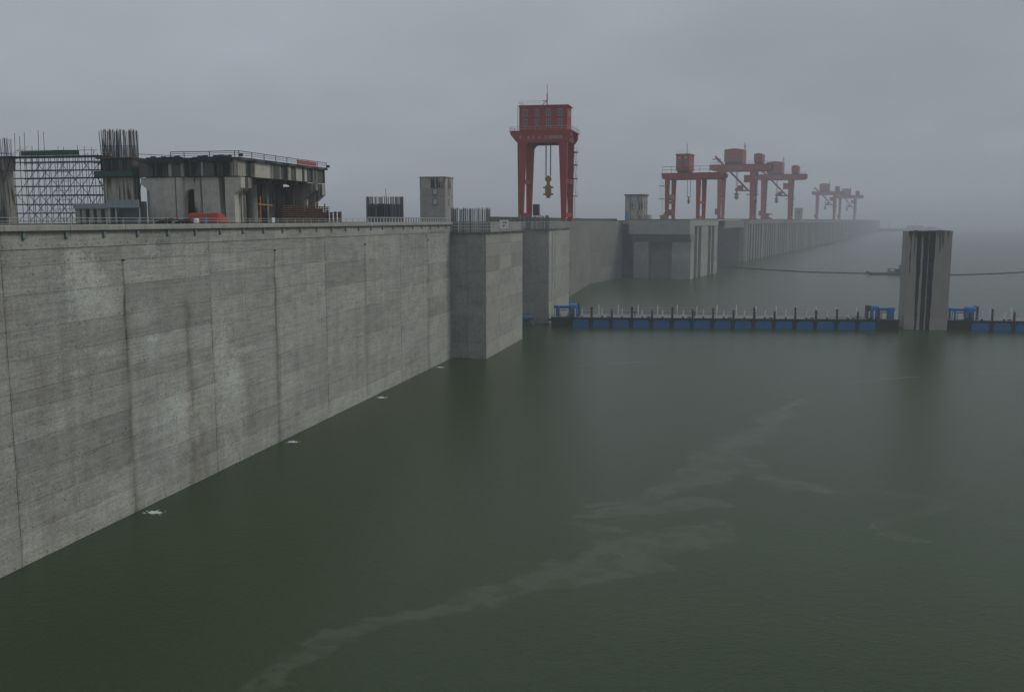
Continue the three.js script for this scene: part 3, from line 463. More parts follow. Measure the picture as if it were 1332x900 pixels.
{ // unfinished column with formwork
  const t = thing('unfinished_column', 'dark square column wrapped in green formwork ledges beside the scaffold', 'column', NF.at(87, -41, 46), NF.turn);
  bx(t, 'shaft', [0, 2.6], [-0.1, 10], [-4.4, 3.2], M.concrete_stained); bx(t, 'upper_shaft', [-0.25, 2.8], [10.02, 14.1], [-4.6, 3.4], M.concrete_black);
  for (let k = 0; k < 7; k++) bx(t, 'formwork_board', [-0.42, -0.27], [11.7, 14.0], [-4.5 + k * 1.12, -3.45 + k * 1.12], k % 2 ? M.dark_net : M.concrete_black);
  bx(t, 'green_ledge', [-1.4, 3.6], [10.2, 11.5], [-5.6, 4.0], M.green_net); bx(t, 'plank_ledge', [-1.0, 3.4], [14.15, 14.45], [-5.3, 3.7], M.rust_dark); bx(t, 'plank_ledge', [-1.0, 3.2], [13.2, 13.4], [-5.8, -4.65], M.green_net);
  for (const s of [-1, 1]) { rod(t, 'bracket', [0.6, 6.4, -0.6 + s * 3.8], [-0.4, 10.1, -0.6 + s * 4.8], 0.1, M.dark_steel); rod(t, 'bracket', [2, 6.4, -0.6 + s * 3.8], [2, 10.1, -0.6 + s * 4.8], 0.1, M.dark_steel); }
  rebarCage('bundle of tall grey bars standing from the dark square column', NF.at(87, -41, 60.4), NF.turn, -0.1, 2.6, -4.4, 3.2, 6.2, 84, 51, { r: 0.06, lean: 0.35, ties: [0.08, 0.16, 0.25, 0.33, 0.42] });
  const u = thing('unfinished_column', 'tapering concrete column at the open end of the scaffold', 'column', NF.at(87, -76, 46), NF.turn);
  add(u, 'shaft', uvMetres(taperG(1.5, -0.1, 12, 0, [10.4, 3], [9.4, 3])), M.concrete_stained); bx(u, 'capital', [-0.4, 3.2], [12.02, 14.8], [-5.6, 5.2], M.concrete_stained); bx(u, 'plank_ledge', [-1.2, 4], [14.82, 15.1], [-6.2, 8.2], M.dark_steel);
  rod(u, 'bracket', [0, 9.5, 4.6], [0, 14.8, 6.8], 0.12, M.dark_steel); bx(u, 'base_block', [-2, -0.4], [-0.1, 3.4], [-6, 3.2], M.concrete_black);
  rebarCage('few tall bars standing from the tapering column by the scaffold', NF.at(87, -76, 61.1), NF.turn, 0.2, 3, -4.4, 4.6, 4.4, 34, 52, { r: 0.06, lean: 0.3, ties: [0.2] });
}
{ // scaffold between the two columns
  const t = thing('scaffold', 'open tube scaffold carrying a green netted deck between two columns', 'scaffold', NF.at(87, -57, 46), NF.turn), r = rng(14);
  const Z0 = -11.4, Z1 = 11.2, lv = [0.4, 2.2, 4.2, 6.3, 8.3, 10.1, 11.9, 13.7];
  for (const x of [0, 3.4]) { for (let z = Z0, k = 0; z <= Z1 + 0.1; z += 1.62, k++) rod(t, 'standard', [x, 0, z + (r() - 0.5) * 0.25], [x, k % 3 === 1 && x === 0 ? 15.6 + r() * 2 : 14.9 + r() * 0.9, z + (r() - 0.5) * 0.2], 0.07, M.dark_steel);
    for (const y of lv) rod(t, 'ledger', [x, y, Z0 - 0.3], [x, y + (r() - 0.5) * 0.2, Z1 + 0.3], x === 0 ? 0.13 : 0.08, M.dark_steel); }
  for (const [z, h] of [[-10.9, 20.3], [-9.5, 19.6], [-8.2, 20.5], [-4.6, 20.8], [-3.0, 20.4], [-6.3, 17.4], [0.4, 17.2], [1.9, 17.0], [5.4, 17.3], [7.2, 17.0], [9.2, 16.8]]) rod(t, 'tall_standard', [0.05, 13, z - 0.2], [0.05, h, z + 0.3 * (r() - 0.5)], 0.06, M.rebar);
  for (let k = 0; k < 7; k++) { const z = Z0 + 0.4 + k * 3.1; rod(t, 'brace', [-0.12, 0.4, z], [-0.12, 6.3, Math.min(Z1, z + 6)], 0.075, M.dark_steel); rod(t, 'brace', [-0.12, 6.3, z], [-0.12, 0.4, Math.min(Z1, z + 6)], 0.075, M.dark_steel); rod(t, 'brace', [-0.12, 6.4, z], [-0.12, 13.6, Math.min(Z1, z + 7)], 0.075, M.dark_steel); if (k % 2) rod(t, 'brace', [3.3, 13.6, z], [3.3, 6.4, Math.min(Z1, z + 7)], 0.075, M.dark_steel); }
  for (let k = 0; k < 6; k++) rod(t, 'stair_flight', [1.6, 1 + k * 2.1, -2.5], [1.6, 1.1 + k * 2.1, 2.4], 0.07, M.pale_steel);
  bx(t, 'plank_deck', [-0.8, 4], [14.82, 15.02], [-12, 11.4], M.dark_steel); bx(t, 'green_netting', [-0.95, -0.9], [15.08, 16.15], [-8.6, 6.6], M.green_net);
  rod(t, 'guard_tube', [-0.7, 16.35, -9.8], [-0.7, 16.1, 11], 0.05, M.dark_steel); rod(t, 'loose_tube', [-0.7, 15.0, -12.4], [-0.7, 17.2, -8.3], 0.05, M.pale_steel); rod(t, 'loose_tube', [-0.4, 15.2, -11.8], [-0.4, 17.2, -7], 0.05, M.pale_steel);
}
{ // huts, tarpaulin, trolleys and stores behind the guard rail
  const h1 = thing('site_hut', 'low concrete site hut with flat grey roof beside the scaffold', 'hut', NF.at(80, -43.4, 46), NF.turn);
  for (const z of [-4, -2.6, -0.6, 1.2, 3.2]) bx(h1, 'wall_pier', [0, 0.5], [-0.1, 3.1], [z, z + 0.95], conc[1]); bx(h1, 'wall', [2.6, 3.2], [-0.1, 3.1], [-4.1, 4.2], conc[1]); bx(h1, 'side_wall', [0.55, 2.55], [-0.1, 3.1], [3.7, 4.2], conc[1]); bx(h1, 'side_wall', [0.55, 2.55], [-0.1, 3.1], [-4.1, -3.6], conc[1]); bx(h1, 'roof', [-0.5, 4], [3.12, 4.2], [-4.3, 4.3], M.sheet_metal);
  const h2 = thing('site_hut', 'open fronted shed with pale sheet metal roof in front of the dark column', 'hut', NF.at(79.5, -34.9, 46), NF.turn);
  for (const z of [-4, -2.4, 3.4]) bx(h2, 'post', [0, 0.3], [-0.1, 3.3], [z, z + 0.3], M.pale_steel); bx(h2, 'wall', [3.6, 4], [-0.1, 3.2], [-4, 2.6], M.sheet_metal); bx(h2, 'side_cabinet', [0.1, 1.0], [-0.1, 4.6], [3.9, 4.7], M.hull_dark);
  const rf = prismX(h2, 'roof', [[-4.2, 3.3], [3.8, 3.3], [3.8, 3.45], [-4.2, 3.45]], 0, 4, M.sheet_metal); for (let k = 0; k < 10; k++) bx(h2, 'roof_sheet', [-0.45 - (k % 2) * 0.04, -0.35], [3.3, 4.95], [-4.2 + k * 0.8, -3.42 + k * 0.8], M.sheet_metal);
  const tp = thing('tarpaulin', 'orange red tarpaulin over a heap of stores in front of the trestle', 'tarpaulin', NF.at(78, -14.7, 46), NF.turn);
  { const g = new THREE.PlaneGeometry(3.6, 9.2, 12, 26); g.rotateX(-Math.PI / 2); const p = g.attributes.position; for (let i = 0; i < p.count; i++) { const x = p.getX(i) / 1.8, z = p.getZ(i) / 4.6; const prof = Math.min(1, 2.4 * (1 - Math.abs(x))) * Math.min(1, 3.4 * (1 - Math.abs(z))); p.setY(i, 0.1 + 2.0 * Math.pow(prof, 0.75) * (0.95 + 0.1 * vnoise(x * 3, z * 6)) + 0.12 * (vnoise(x * 5 + 9, z * 16) - 0.5)); } g.computeVertexNormals(); add(tp, 'sheet', g, M.tarp); bx(tp, 'stores', [-0.9, 0.9], [-0.1, 1.4], [-3.2, 3.2], M.timber); }
  for (const [z, m, c] of [[-17.6, M.blue_light, 'blue steel drum standing by the orange red tarpaulin'], [-13.2, M.blue_light, 'blue steel drum between the tarpaulin and the trestle corner']]) { const d = thing('steel_drum', c, 'drum', NF.at(75.4, z, 46), NF.turn); merged(d, 'drum', [new THREE.CylinderGeometry(0.45, 0.45, 1.3, 16).translate(0, 0.6, 0), ...[0.35, 0.8].map((y) => new THREE.TorusGeometry(0.46, 0.03, 6, 16).rotateX(Math.PI / 2).translate(0, y, 0))], m); }
  const w = thing('water_tank', 'small white tank by the orange red tarpaulin', 'tank', NF.at(75.2, -15.2, 46), NF.turn); merged(w, 'tank', [new THREE.CylinderGeometry(0.5, 0.5, 0.9, 16).translate(0, 0.4, 0), new THREE.SphereGeometry(0.5, 14, 6, 0, 6.3, 0, 1.57).scale(1, 0.4, 1).translate(0, 0.85, 0)], M.white_paint);
  for (const [s, lab] of [[42.5, 'dark rail trolley on the crest below the two huts'], [48.2, 'dark rail trolley on the crest beside the orange red tarpaulin']]) {
    const k = thing('rail_trolley', lab, 'trolley', NF.at(s, -1.3, 46.16), NF.turn); bx(k, 'frame', [-2, 2], [0.34, 0.62], [-0.5, 0.5], M.dark_steel); bx(k, 'end_block', [1.2, 2.2], [0.3, 0.85], [-0.6, 0.6], M.rust_dark); for (const x of [-1.5, -0.4, 1.4]) add(k, 'wheel', new THREE.CylinderGeometry(0.2, 0.2, 0.9, 14).rotateX(Math.PI / 2).translate(x, 0.19, 0), M.dark_steel); }
  const sb = thing('sign_board', 'small blank white board standing at the guard rail below the trestle deck', 'sign', NF.at(81.8, -1.35, 46), NF.turn); bx(sb, 'board', [-0.65, 0.65], [0.1, 1.15], [-0.03, 0.03], M.white_paint); rod(sb, 'leg', [-0.5, 0, -0.05], [-0.5, 0.3, -0.05], 0.03, M.dark_steel); rod(sb, 'leg', [0.5, 0, -0.05], [0.5, 0.3, -0.05], 0.03, M.dark_steel);
  const fs = thing('formwork_stack', 'stack of rusty steel formwork grids under the trestle deck', 'formwork', NF.at(103, -10, 46), NF.turn), r = rng(23);
  for (let k = 0; k < 9; k++) bx(fs, 'grid_bar', [0, 26], [0.2 + k * 0.46, 0.42 + k * 0.46], [-0.1, 0.1 + 0.12 * r()], k % 2 ? M.rust_dark : M.rust); for (let k = 0; k < 18; k++) bx(fs, 'grid_post', [k * 1.5, k * 1.5 + 0.22], [-0.1, 3.6 + r() * 1.6], [-0.35, -0.12], M.rust_dark); for (let k = 0; k < 11; k++) bx(fs, 'packed_panel', [0.6 + k * 2.3, 2.6 + k * 2.3], [-0.1, 1.6 + 2.2 * r()], [-2.6 + r(), -0.4], M.rust_dark);
  const rr = thing('formwork_rack', 'rack of upright rusty brown formwork panels at the trestle end', 'rack', NF.at(128, -8.4, 46), NF.turn);
  for (let k = 0; k < 5; k++) { bx(rr, 'panel', [0, 0.5], [0.2, 2.7 + 0.25 * r()], [-3.0 + k * 1.1, -2.55 + k * 1.1 + 0.1 * r()], M.rust); } for (const y of [0.5, 1.6, 2.5]) bx(rr, 'rail', [-0.18, -0.05], [y, y + 0.12], [-3.6, 2.3], M.rust_dark); for (const z of [-3.6, 2.2]) bx(rr, 'upright', [-0.2, 0.1], [-0.1, 2.9], [z, z + 0.16], M.rust_dark);
  rod(rr, 'stay', [0, 0, -5.4], [0, 2.2, -3.6], 0.08, M.rust_dark);
  const tm = thing('timber_prop', 'orange painted timber prop with a cross arm under the trestle deck', 'prop', NF.at(99, -13.4, 46), NF.turn); bx(tm, 'upright', [-0.11, 0.11], [0, 6.0], [-0.11, 0.11], M.orange_paint); const ca = bx(tm, 'cross_arm', [-1.6, 5.6], [4.15, 4.36], [0.12, 0.3], M.orange_paint); ca.rotation.z = -0.03;
}
{ // round rebar drum
  const t = thing('rebar_drum', 'round drum of upright bars wrapped in black netting on the crest', 'rebar', NF.at(176, -12.4, 46), NF.turn), r = rng(31), R = 5.6;
  for (let k = 0; k < 64; k++) { const a = k / 64 * 6.283 + 0.05 * r(), h = 7.7 + 0.15 * r(); rod(t, 'steel_bar', [R * Math.cos(a), -0.1, R * Math.sin(a)], [R * Math.cos(a), h, R * Math.sin(a)], 0.085 + 0.05 * r(), r() < 0.5 ? M.rebar_grey : M.rebar); }
  const g = new THREE.CylinderGeometry(R - 0.5, R - 0.5, 5.2, 40, 1, false).translate(0, 2.5, 0); add(t, 'netting', uvMetres(g), M.dark_net);
  const s = []; for (let k = 0; k < 22; k++) { const a = k / 22 * 6.283; s.push(new THREE.IcosahedronGeometry(0.8 + 0.3 * r(), 1).scale(1, 0.55, 1).translate((R - 1.2) * Math.cos(a), 5.1, (R - 1.2) * Math.sin(a))); } merged(t, 'folded_netting', s, M.dark_net);
  for (const y of [1.2, 2.8, 4.4]) add(t, 'hoop', new THREE.TorusGeometry(R + 0.1, 0.07, 6, 48).rotateX(Math.PI / 2).translate(0, y, 0), M.rebar);
  rod(t, 'lance', [0, 5, 0.6], [0.3, 10.4, 0.2], 0.08, M.rebar);
}
{ // square lift tower
  const t = thing('concrete_tower', 'square concrete tower with small windows beside the rebar cage', 'tower', NF.at(225, -8.1, 46), NF.turn), H0 = 15.7;
  bx(t, 'shaft', [0, 9.6], [-0.1, 12], [-9.5, 0], conc[1]); bx(t, 'upper_shaft', [-0.03, 9.63], [12.02, H0], [-9.53, 0.03], M.concrete_stained); bx(t, 'roof_slab', [-0.25, 9.85], [H0 + 0.01, H0 + 0.35], [-9.75, 0.25], conc[0]);
  bx(t, 'lift_line', [-0.06, 9.66], [9.1, 9.22], [-9.56, 0.06], conc[0]);
  const win = (x0, x1, y0, y1, z0, z1) => { const w = bx(t, 'window', [x0, x1], [y0, y1], [z0, z1], M.window_glass); return w; };
  for (const y of [6.0, 9.6]) { const w = win(-0.08, -0.02, y, y + 2.2, -4.75, -2.95); bx(w, 'frame', [-0.16, -0.09], [y + 0.25, y + 2.0], [-4.5, -3.1], M.pale_steel); bx(w, 'sill', [-0.3, -0.03], [y - 0.22, y - 0.02], [-5, -2.7], conc[2]); const v = win(3.6, 5.4, y, y + 2.2, 0.035, 0.09); bx(v, 'frame', [3.8, 4.4], [y + 0.2, y + 2], [0.1, 0.16], M.pale_steel); }
  bx(t, 'door', [5.2, 6.8], [-0.05, 2.4], [0.03, 0.1], M.frame_grey);
}
{ // gatehouse before the spillway pier, and another far along the crest
  const t = thing('gatehouse', 'small weathered concrete gatehouse with blue door above the dark slot', 'building', FF.at(80, 2, 46), FF.turn);
  bx(t, 'wall', [0, 13], [0.4, 20.2], [-0.5, 14.5], M.concrete_stained); bx(t, 'roof_slab', [-0.8, 13.8], [20.22, 21.3], [-1.2, 15.2], M.concrete_black);
  for (const y of [9.4, 13.2]) { const w = bx(t, 'window', [-0.12, -0.02], [y, y + 2.6], [5.8, 8.2], M.window_glass); bx(w, 'frame', [-0.22, -0.13], [y + 0.3, y + 2.3], [6.2, 7.8], M.pale_steel); const v = bx(t, 'window', [4, 6.4], [y, y + 2.6], [14.52, 14.62], M.window_glass); bx(v, 'frame', [5, 5.3], [y, y + 2.6], [14.63, 14.7], M.frame_grey); }
  bx(t, 'door', [-0.16, -0.02], [0.5, 6.2], [-0.2, 2.6], M.blue_light); bx(t, 'annex', [2, 10], [0.4, 5], [14.7, 19], conc[2]);
  const u = thing('gatehouse', 'pale plain gatehouse far along the fluted dam crest', 'building', FF.at(960, 24, 46.4), FF.turn);
  bx(u, 'wall', [0, 12], [0, 19], [0, 12], conc[4]); bx(u, 'roof_slab', [-0.6, 12.6], [19.02, 20], [-0.6, 12.6], conc[2]); bx(u, 'door', [-0.1, -0.02], [0.1, 4], [3, 5], M.frame_grey); bx(u, 'window', [-0.1, -0.02], [11, 14], [5, 7.5], M.window_glass);
}

/* ================================================================ GANTRY CRANES */
const font = await new FontLoader().loadAsync('fonts/droid/droid_sans_bold.typeface.json');
const STROKE = {                                        // brush characters as strokes in a unit square (z from left to right, y up)
  a: [[.1, .9, .9, .9], [.5, 1, .5, .05], [.15, .55, .85, .55], [.2, .1, .8, .1], [.2, .75, .2, .3], [.8, .75, .8, .3]],
  da: [[.05, .65, .95, .65], [.5, 1, .48, .6], [.48, .6, .05, 0], [.52, .6, .98, 0]],
  jiang: [[.08, .95, .22, .8], [.02, .62, .16, .5], [.02, 0, .22, .35], [.38, .85, .95, .85], [.66, .85, .66, .08], [.3, .05, 1, .05]],
  shui: [[.5, 1, .5, .02], [.5, .02, .38, .12], [.05, .7, .38, .7], [.38, .7, .05, .1], [.9, .85, .58, .55], [.55, .6, 1, .05]],
  zhu: [[.42, 1, .58, .88], [.1, .78, .9, .78], [.2, .42, .8, .42], [.02, .03, .98, .03], [.5, .78, .5, .03]],
};
function lettering(p, x, y, zs, h, numeral, zNum) {
  const g = []; for (const [k, z] of zs) for (const [a, b, c, d] of STROKE[k]) { const A = [z + a * h, y + b * h], B = [z + c * h, y + d * h], L = Math.hypot(B[0] - A[0], B[1] - A[1]); const q = new THREE.BoxGeometry(0.06, 0.2, L + 0.15); q.rotateX(-Math.atan2(B[1] - A[1], B[0] - A[0])); q.translate(x, (A[1] + B[1]) / 2, (A[0] + B[0]) / 2); g.push(q); }
  const tg = new TextGeometry(numeral, { font, size: h * 0.95, depth: 0.06, curveSegments: 3 }); tg.rotateY(-Math.PI / 2); tg.translate(x + 0.03, y, zNum); g.push(tg);
  return merged(p, 'lettering', g, M.frame_grey);
}
function railing(p, pts, h, n, r, m) { // one railing round a platform: posts and two rails joined
  const g = []; for (let i = 0; i + 1 < pts.length; i++) { const A = new THREE.Vector3(...pts[i]), B = new THREE.Vector3(...pts[i + 1]), k = Math.max(1, Math.round(A.distanceTo(B) / n)); for (let q = 0; q <= k; q++) { const c = A.clone().lerp(B, q / k); g.push(rodG([c.x, c.y, c.z], [c.x, c.y + h, c.z], r, 4)); } for (const f of [0.5, 1]) g.push(rodG([A.x, A.y + h * f, A.z], [B.x, B.y + h * f, B.z], r, 4)); }
  return merged(p, 'platform_railing', g, m);
}
function houseWindow(h, x, y, z, w, hh) { const o = bx(h, 'window', [x - 0.08, x], [y, y + hh], [z - w / 2, z + w / 2], M.frame_grey); for (const s of [-1, 1]) bx(o, 'pane', [x - 0.13, x - 0.085], [y + 0.2, y + hh - 0.2], [z + (s < 0 ? -w / 2 + 0.2 : 0.1), z + (s < 0 ? -0.1 : w / 2 - 0.2)], M.window_glass); return o; }
function hookBlock(p, x, z, y, k) {
  const t = add(p, 'hook_block', uvMetres(new THREE.CylinderGeometry(1.6 * k, 1.6 * k, 1.3 * k, 20).rotateX(Math.PI / 2).rotateY(Math.PI / 2).translate(x, y - 1.7 * k, z)), M.yellow_paint);
  merged(t, 'hook_body', [new THREE.CylinderGeometry(0.8 * k, 0.9 * k, 2 * k, 14).translate(x, y - 4 * k, z), new RoundedBoxGeometry(2.2 * k, 5.2 * k, 2.9 * k, 2, 0.3 * k).translate(x, y - 7.4 * k, z), new THREE.CylinderGeometry(1.1 * k, 0.8 * k, 1.4 * k, 14).translate(x, y - 10.5 * k, z)], M.yellow_paint);
  for (const q of [5.9, 9.2]) { const c = bx(t, 'lifting_beam', [x - 0.4 * k, x + 0.4 * k], [y - (q + 0.35) * k, y - (q - 0.35) * k], [z - 2.3 * k, z + 2.3 * k], M.yellow_paint); for (const s of [-1, 1]) add(c, 'pin', new THREE.CylinderGeometry(0.4 * k, 0.4 * k, 0.8 * k, 10).translate(x, y - q * k, z + s * 2.2 * k), M.dark_steel); }
  return t;
}
{ // tall single house crane near the piers
  const t = thing('gantry_crane', 'tall bright red gantry crane with two rows of windows and a yellow hook block', 'crane', NF.at(367.5, 0.6, 46.1), NF.turn), R = M.red_paint;
  for (const x of [-9.5, 9.5]) {
    for (const [z, s] of [[-10.9, 1], [10.6, -1]]) { const lg = add(t, 'leg', uvMetres(taperG(x, 1.6, 38.2, z, [2.3, 2.4], [4.1, 2.8], s * 0.5)), R); bx(lg, 'bogie', [x - 2.6, x + 2.6], [0.25, 1.58], [z - 1.2, z + 1.2], M.red_paint_worn); for (const q of [-1.8, -0.6, 0.6, 1.8]) add(lg, 'wheel', new THREE.CylinderGeometry(0.42, 0.42, 0.5, 14).rotateX(Math.PI / 2).translate(x + q, 0.42, z), M.dark_steel); }
    prismX(t, 'girder', [[-15.9, 43.2], [-15.9, 41.9], [-12.9, 38.3], [-8.0, 38.3], [-7.5, 38.1], [7.3, 38.1], [8.0, 38.3], [12.4, 38.3], [14.0, 40.8], [14.0, 43.2]], x - 1.8, x + 1.8, R);
    for (const s of [-1, 1]) prismX(t, 'knee_plate', s < 0 ? [[-8.2, 38.28], [-6.6, 38.08], [-7.6, 37.6], [-8.1, 36.6]] : [[8.1, 36.6], [7.6, 37.6], [6.4, 38.08], [8.2, 38.28]], x - 1.7, x + 1.7, R);
  }
  for (const z of [-10.8, 10.7]) { bx(t, 'end_tie', [-7.68, 7.68], [38.6, 42.9], [z - 1.7, z + 1.7], R); bx(t, 'cross_tie', [-8, 8], [18.5, 20.6], [z - 0.9, z + 0.9], M.red_paint_worn); bx(t, 'sill_beam', [-7.9, 7.9], [2.0, 4.2], [z - 0.8, z + 0.8], R); }
  bx(t, 'platform', [-11.7, 11.7], [43.22, 43.6], [-16.4, 14.6], M.red_paint_worn);
  const h = bx(t, 'machine_house', [-8, 4], [43.62, 55.4], [-12.2, 11.6], R); prismX(h, 'roof', [[-12.6, 55.42], [12.6, 55.42], [12.2, 55.9], [-12.3, 56.1]], -8.4, 4.4, M.red_paint_worn);
  for (const z of [-9.3, -3.4, 2.3, 8.0]) for (const y of [46.0, 50.7]) houseWindow(h, -8.02, y, z, 2.2, 3.4);
  for (const x of [-5, 0]) { const w = bx(h, 'window', [x, x + 2.0], [50.7, 53.6], [11.62, 11.7], M.window_glass); }
  lettering(t, -11.36, 39.6, [['a', -11.6], ['da', -7.6], ['jiang', -5.1], ['shui', -2.1], ['zhu', 0.9]], 1.5, '2500KN', 2.8);
  railing(t, [[-11.4, 43.6, 14.5], [-11.4, 43.6, -16.3], [11.4, 43.6, -16.3]], 2.0, 2.6, 0.06, M.pale_steel); railing(t, [[-11.4, 43.6, 14.5], [11.4, 43.6, 14.5]], 2.0, 2.6, 0.06, M.pale_steel);
  railing(t, [[-8, 56.1, 0], [-8, 56.1, -12.2], [4, 56, -12.2]], 2.0, 2.2, 0.05, M.pale_steel);
  const an = rod(t, 'mast', [-2, 55.8, 0.5], [-2, 62, 0.5], 0.28, R); rod(t, 'aerial', [-2, 62, 0.5], [-2, 66.6, 0.5], 0.12, R); rod(t, 'mast_stay', [-2, 56, -2.8], [-2, 58.6, 0.4], 0.16, R); rod(t, 'mast_arm', [-2, 58.6, -1.6], [-2, 58.6, 0.4], 0.2, R);
  for (const z of [-0.3, 2.0]) for (const x of [-0.8, 0.8]) rod(t, 'hoist_rope', [x, 22.4, z], [x, 43, z], 0.14, M.rope);
  bx(t, 'trolley', [-3, 3], [41.4, 43.1], [-2.4, 4], M.dark_steel);
  hookBlock(t, 0, 0.9, 22.6, 1.0);
  for (const y of [33.6, 27.4, 20.8, 12.2]) { const l = bx(t, 'landing', [-2.4, 3], [y, y + 0.3], [12.4, 15.4], M.dark_steel); merged(l, 'landing_railing', [rodG([-2.4, y, 15.3], [-2.4, y + 2.2, 15.3], 0.07, 4), rodG([3, y, 15.3], [3, y + 2.2, 15.3], 0.07, 4), rodG([-2.4, y + 2.2, 15.3], [3, y + 2.2, 15.3], 0.07, 4), rodG([-2.4, y + 1.1, 15.3], [3, y + 1.1, 15.3], 0.07, 4)], M.pale_steel); }
  for (let k = 0; k < 3; k++) { const y0 = [12.4, 21, 27.7][k], y1 = [20.8, 27.4, 33.6][k]; merged(t, 'ladder', [rodG([-2, y0, 14.8], [2.4, y1, 14.8], 0.1, 4), rodG([-2, y0 + 1.1, 14.8], [2.4, y1 + 1.1, 14.8], 0.07, 4), rodG([-2, y0, 13.8], [2.4, y1, 13.8], 0.1, 4)], M.pale_steel); }
  merged(t, 'access_ladder', [rodG([7, 1, 13.2], [7, 12.2, 13.2], 0.12, 4), rodG([7.6, 1, 13.2], [7.6, 12.2, 13.2], 0.12, 4)], M.pale_steel);
  merged(t, 'roof_ladder', [rodG([-8.3, 44, -12.9], [-8.3, 56, -12.9], 0.08, 4), rodG([-7.6, 44, -12.9], [-7.6, 56, -12.9], 0.08, 4), ...Array.from({ length: 12 }, (_, k) => rodG([-8.3, 45 + k, -12.9], [-7.6, 45 + k, -12.9], 0.06, 4))], M.pale_steel);
  bx(t, 'cable_drum_box', [9.6, 13], [3, 8.6], [-9, -6], M.rust_dark);
}
{ // smaller crane with a cantilever on the spillway pier
  const t = thing('gantry_crane', 'small red gantry crane with one cantilevered end, standing on the slotted pier', 'crane', FF.at(124.5, 40, 46.5), FF.turn), R = M.red_paint;
  for (const x of [-11, 11]) {
    for (const z of [-12.6, 13.4]) { const lg = add(t, 'leg', uvMetres(taperG(x, 1.4, 33.6, z, [2.4, 2.8], [3.6, 3.2])), R); bx(lg, 'bogie', [x - 2.6, x + 2.6], [0.1, 1.38], [z - 1.7, z + 1.7], M.red_paint_worn); }
    prismX(t, 'girder', [[-17.4, 38.2], [-17.4, 36], [-16, 33.7], [29, 33.7], [32.5, 35.4], [32.5, 38.2]], x - 1.5, x + 1.5, R);
  }
  for (const z of [-12.6, 13.4]) { bx(t, 'cross_tie', [-9.6, 9.6], [13.8, 15.8], [z - 0.8, z + 0.8], M.red_paint_worn); bx(t, 'end_tie', [-9.4, 9.4], [34, 38], [z - 1.4, z + 1.4], R); }
  add(t, 'rope_drum', uvMetres(new THREE.CylinderGeometry(2.6, 2.6, 5, 20).rotateX(Math.PI / 2).translate(0, 19, -12.6)), M.frame_grey); bx(t, 'switch_box', [-3, 4], [4, 9], [-14, -10.4], M.red_paint_worn); bx(t, 'sill_beam', [-9.5, 9.5], [1.6, 3.6], [12.6, 14.2], R);
  bx(t, 'platform', [-12.7, 12.7], [38.22, 38.6], [-17.6, 30], M.dark_steel);
  const h = bx(t, 'machine_house', [-9, 9], [40.4, 53.4], [-6.2, 4.6], R); bx(h, 'roof', [-9.5, 9.5], [53.42, 54.2], [-6.7, 5.1], M.red_paint_worn); bx(t, 'house_base', [-8, 8], [38.62, 40.38], [-5, 3.6], M.dark_steel);
  for (const z of [-3.6, 1.8]) { houseWindow(h, -9.02, 44, z, 2.6, 4.6); bx(h, 'window', [-9.1, -9.02], [50.2, 52], [z - 1, z + 1], M.frame_grey); } for (const x of [-5, 0, 5]) bx(h, 'window', [x - 1, x + 1], [44, 48.6], [4.62, 4.7], M.window_glass);
  railing(t, [[-11, 38.6, -17.2], [-11, 38.6, 29.6], [11, 38.6, 29.6]], 5.2, 8.4, 0.16, M.red_paint_worn); railing(t, [[-8, 54.2, -6], [-8, 54.2, 4]], 2.4, 2.6, 0.07, M.pale_steel);
  rod(t, 'aerial', [0, 54, 0.6], [0, 63, 0.6], 0.22, M.dark_steel);
  for (const z of [1.6, 4.3]) rod(t, 'hoist_rope', [0, 19.2, z], [0, 38, z], 0.2, M.rope); hookBlock(t, 0, 2.9, 19.8, 0.55);
  for (const y of [28, 17.4]) bx(t, 'landing', [-12, -7], [y, y + 0.4], [-19.6, -14.8], M.dark_steel); merged(t, 'ladder', [rodG([-10, 1, -16.8], [-10, 17.4, -16.8], 0.12, 4), rodG([-10, 17.4, -17.8], [-9, 28, -19.2], 0.14, 4), rodG([-10, 28, -17.8], [-9, 35, -17.8], 0.14, 4), rodG([-11.5, 17.4, -16], [-11.5, 30.6, -16], 0.12, 4)], M.pale_steel);
  const y = thing('lifting_tackle', 'yellow lifting tackle parked at the foot of the small red crane', 'tackle', FF.at(112, 25.5, 46.5), FF.turn); merged(y, 'body', [new THREE.CylinderGeometry(2.2, 2.4, 2.2, 18).rotateZ(Math.PI / 2).translate(0, 2.6, 0), new RoundedBoxGeometry(2.6, 3, 6.4, 2, 0.4).translate(0, 1.7, 0), new THREE.ConeGeometry(1.1, 3, 12).translate(0, 5.6, 0.4)], M.yellow_paint); bx(y, 'cross_bar', [-0.6, 0.6], [3.4, 4.2], [-4, 4], M.yellow_paint);
}
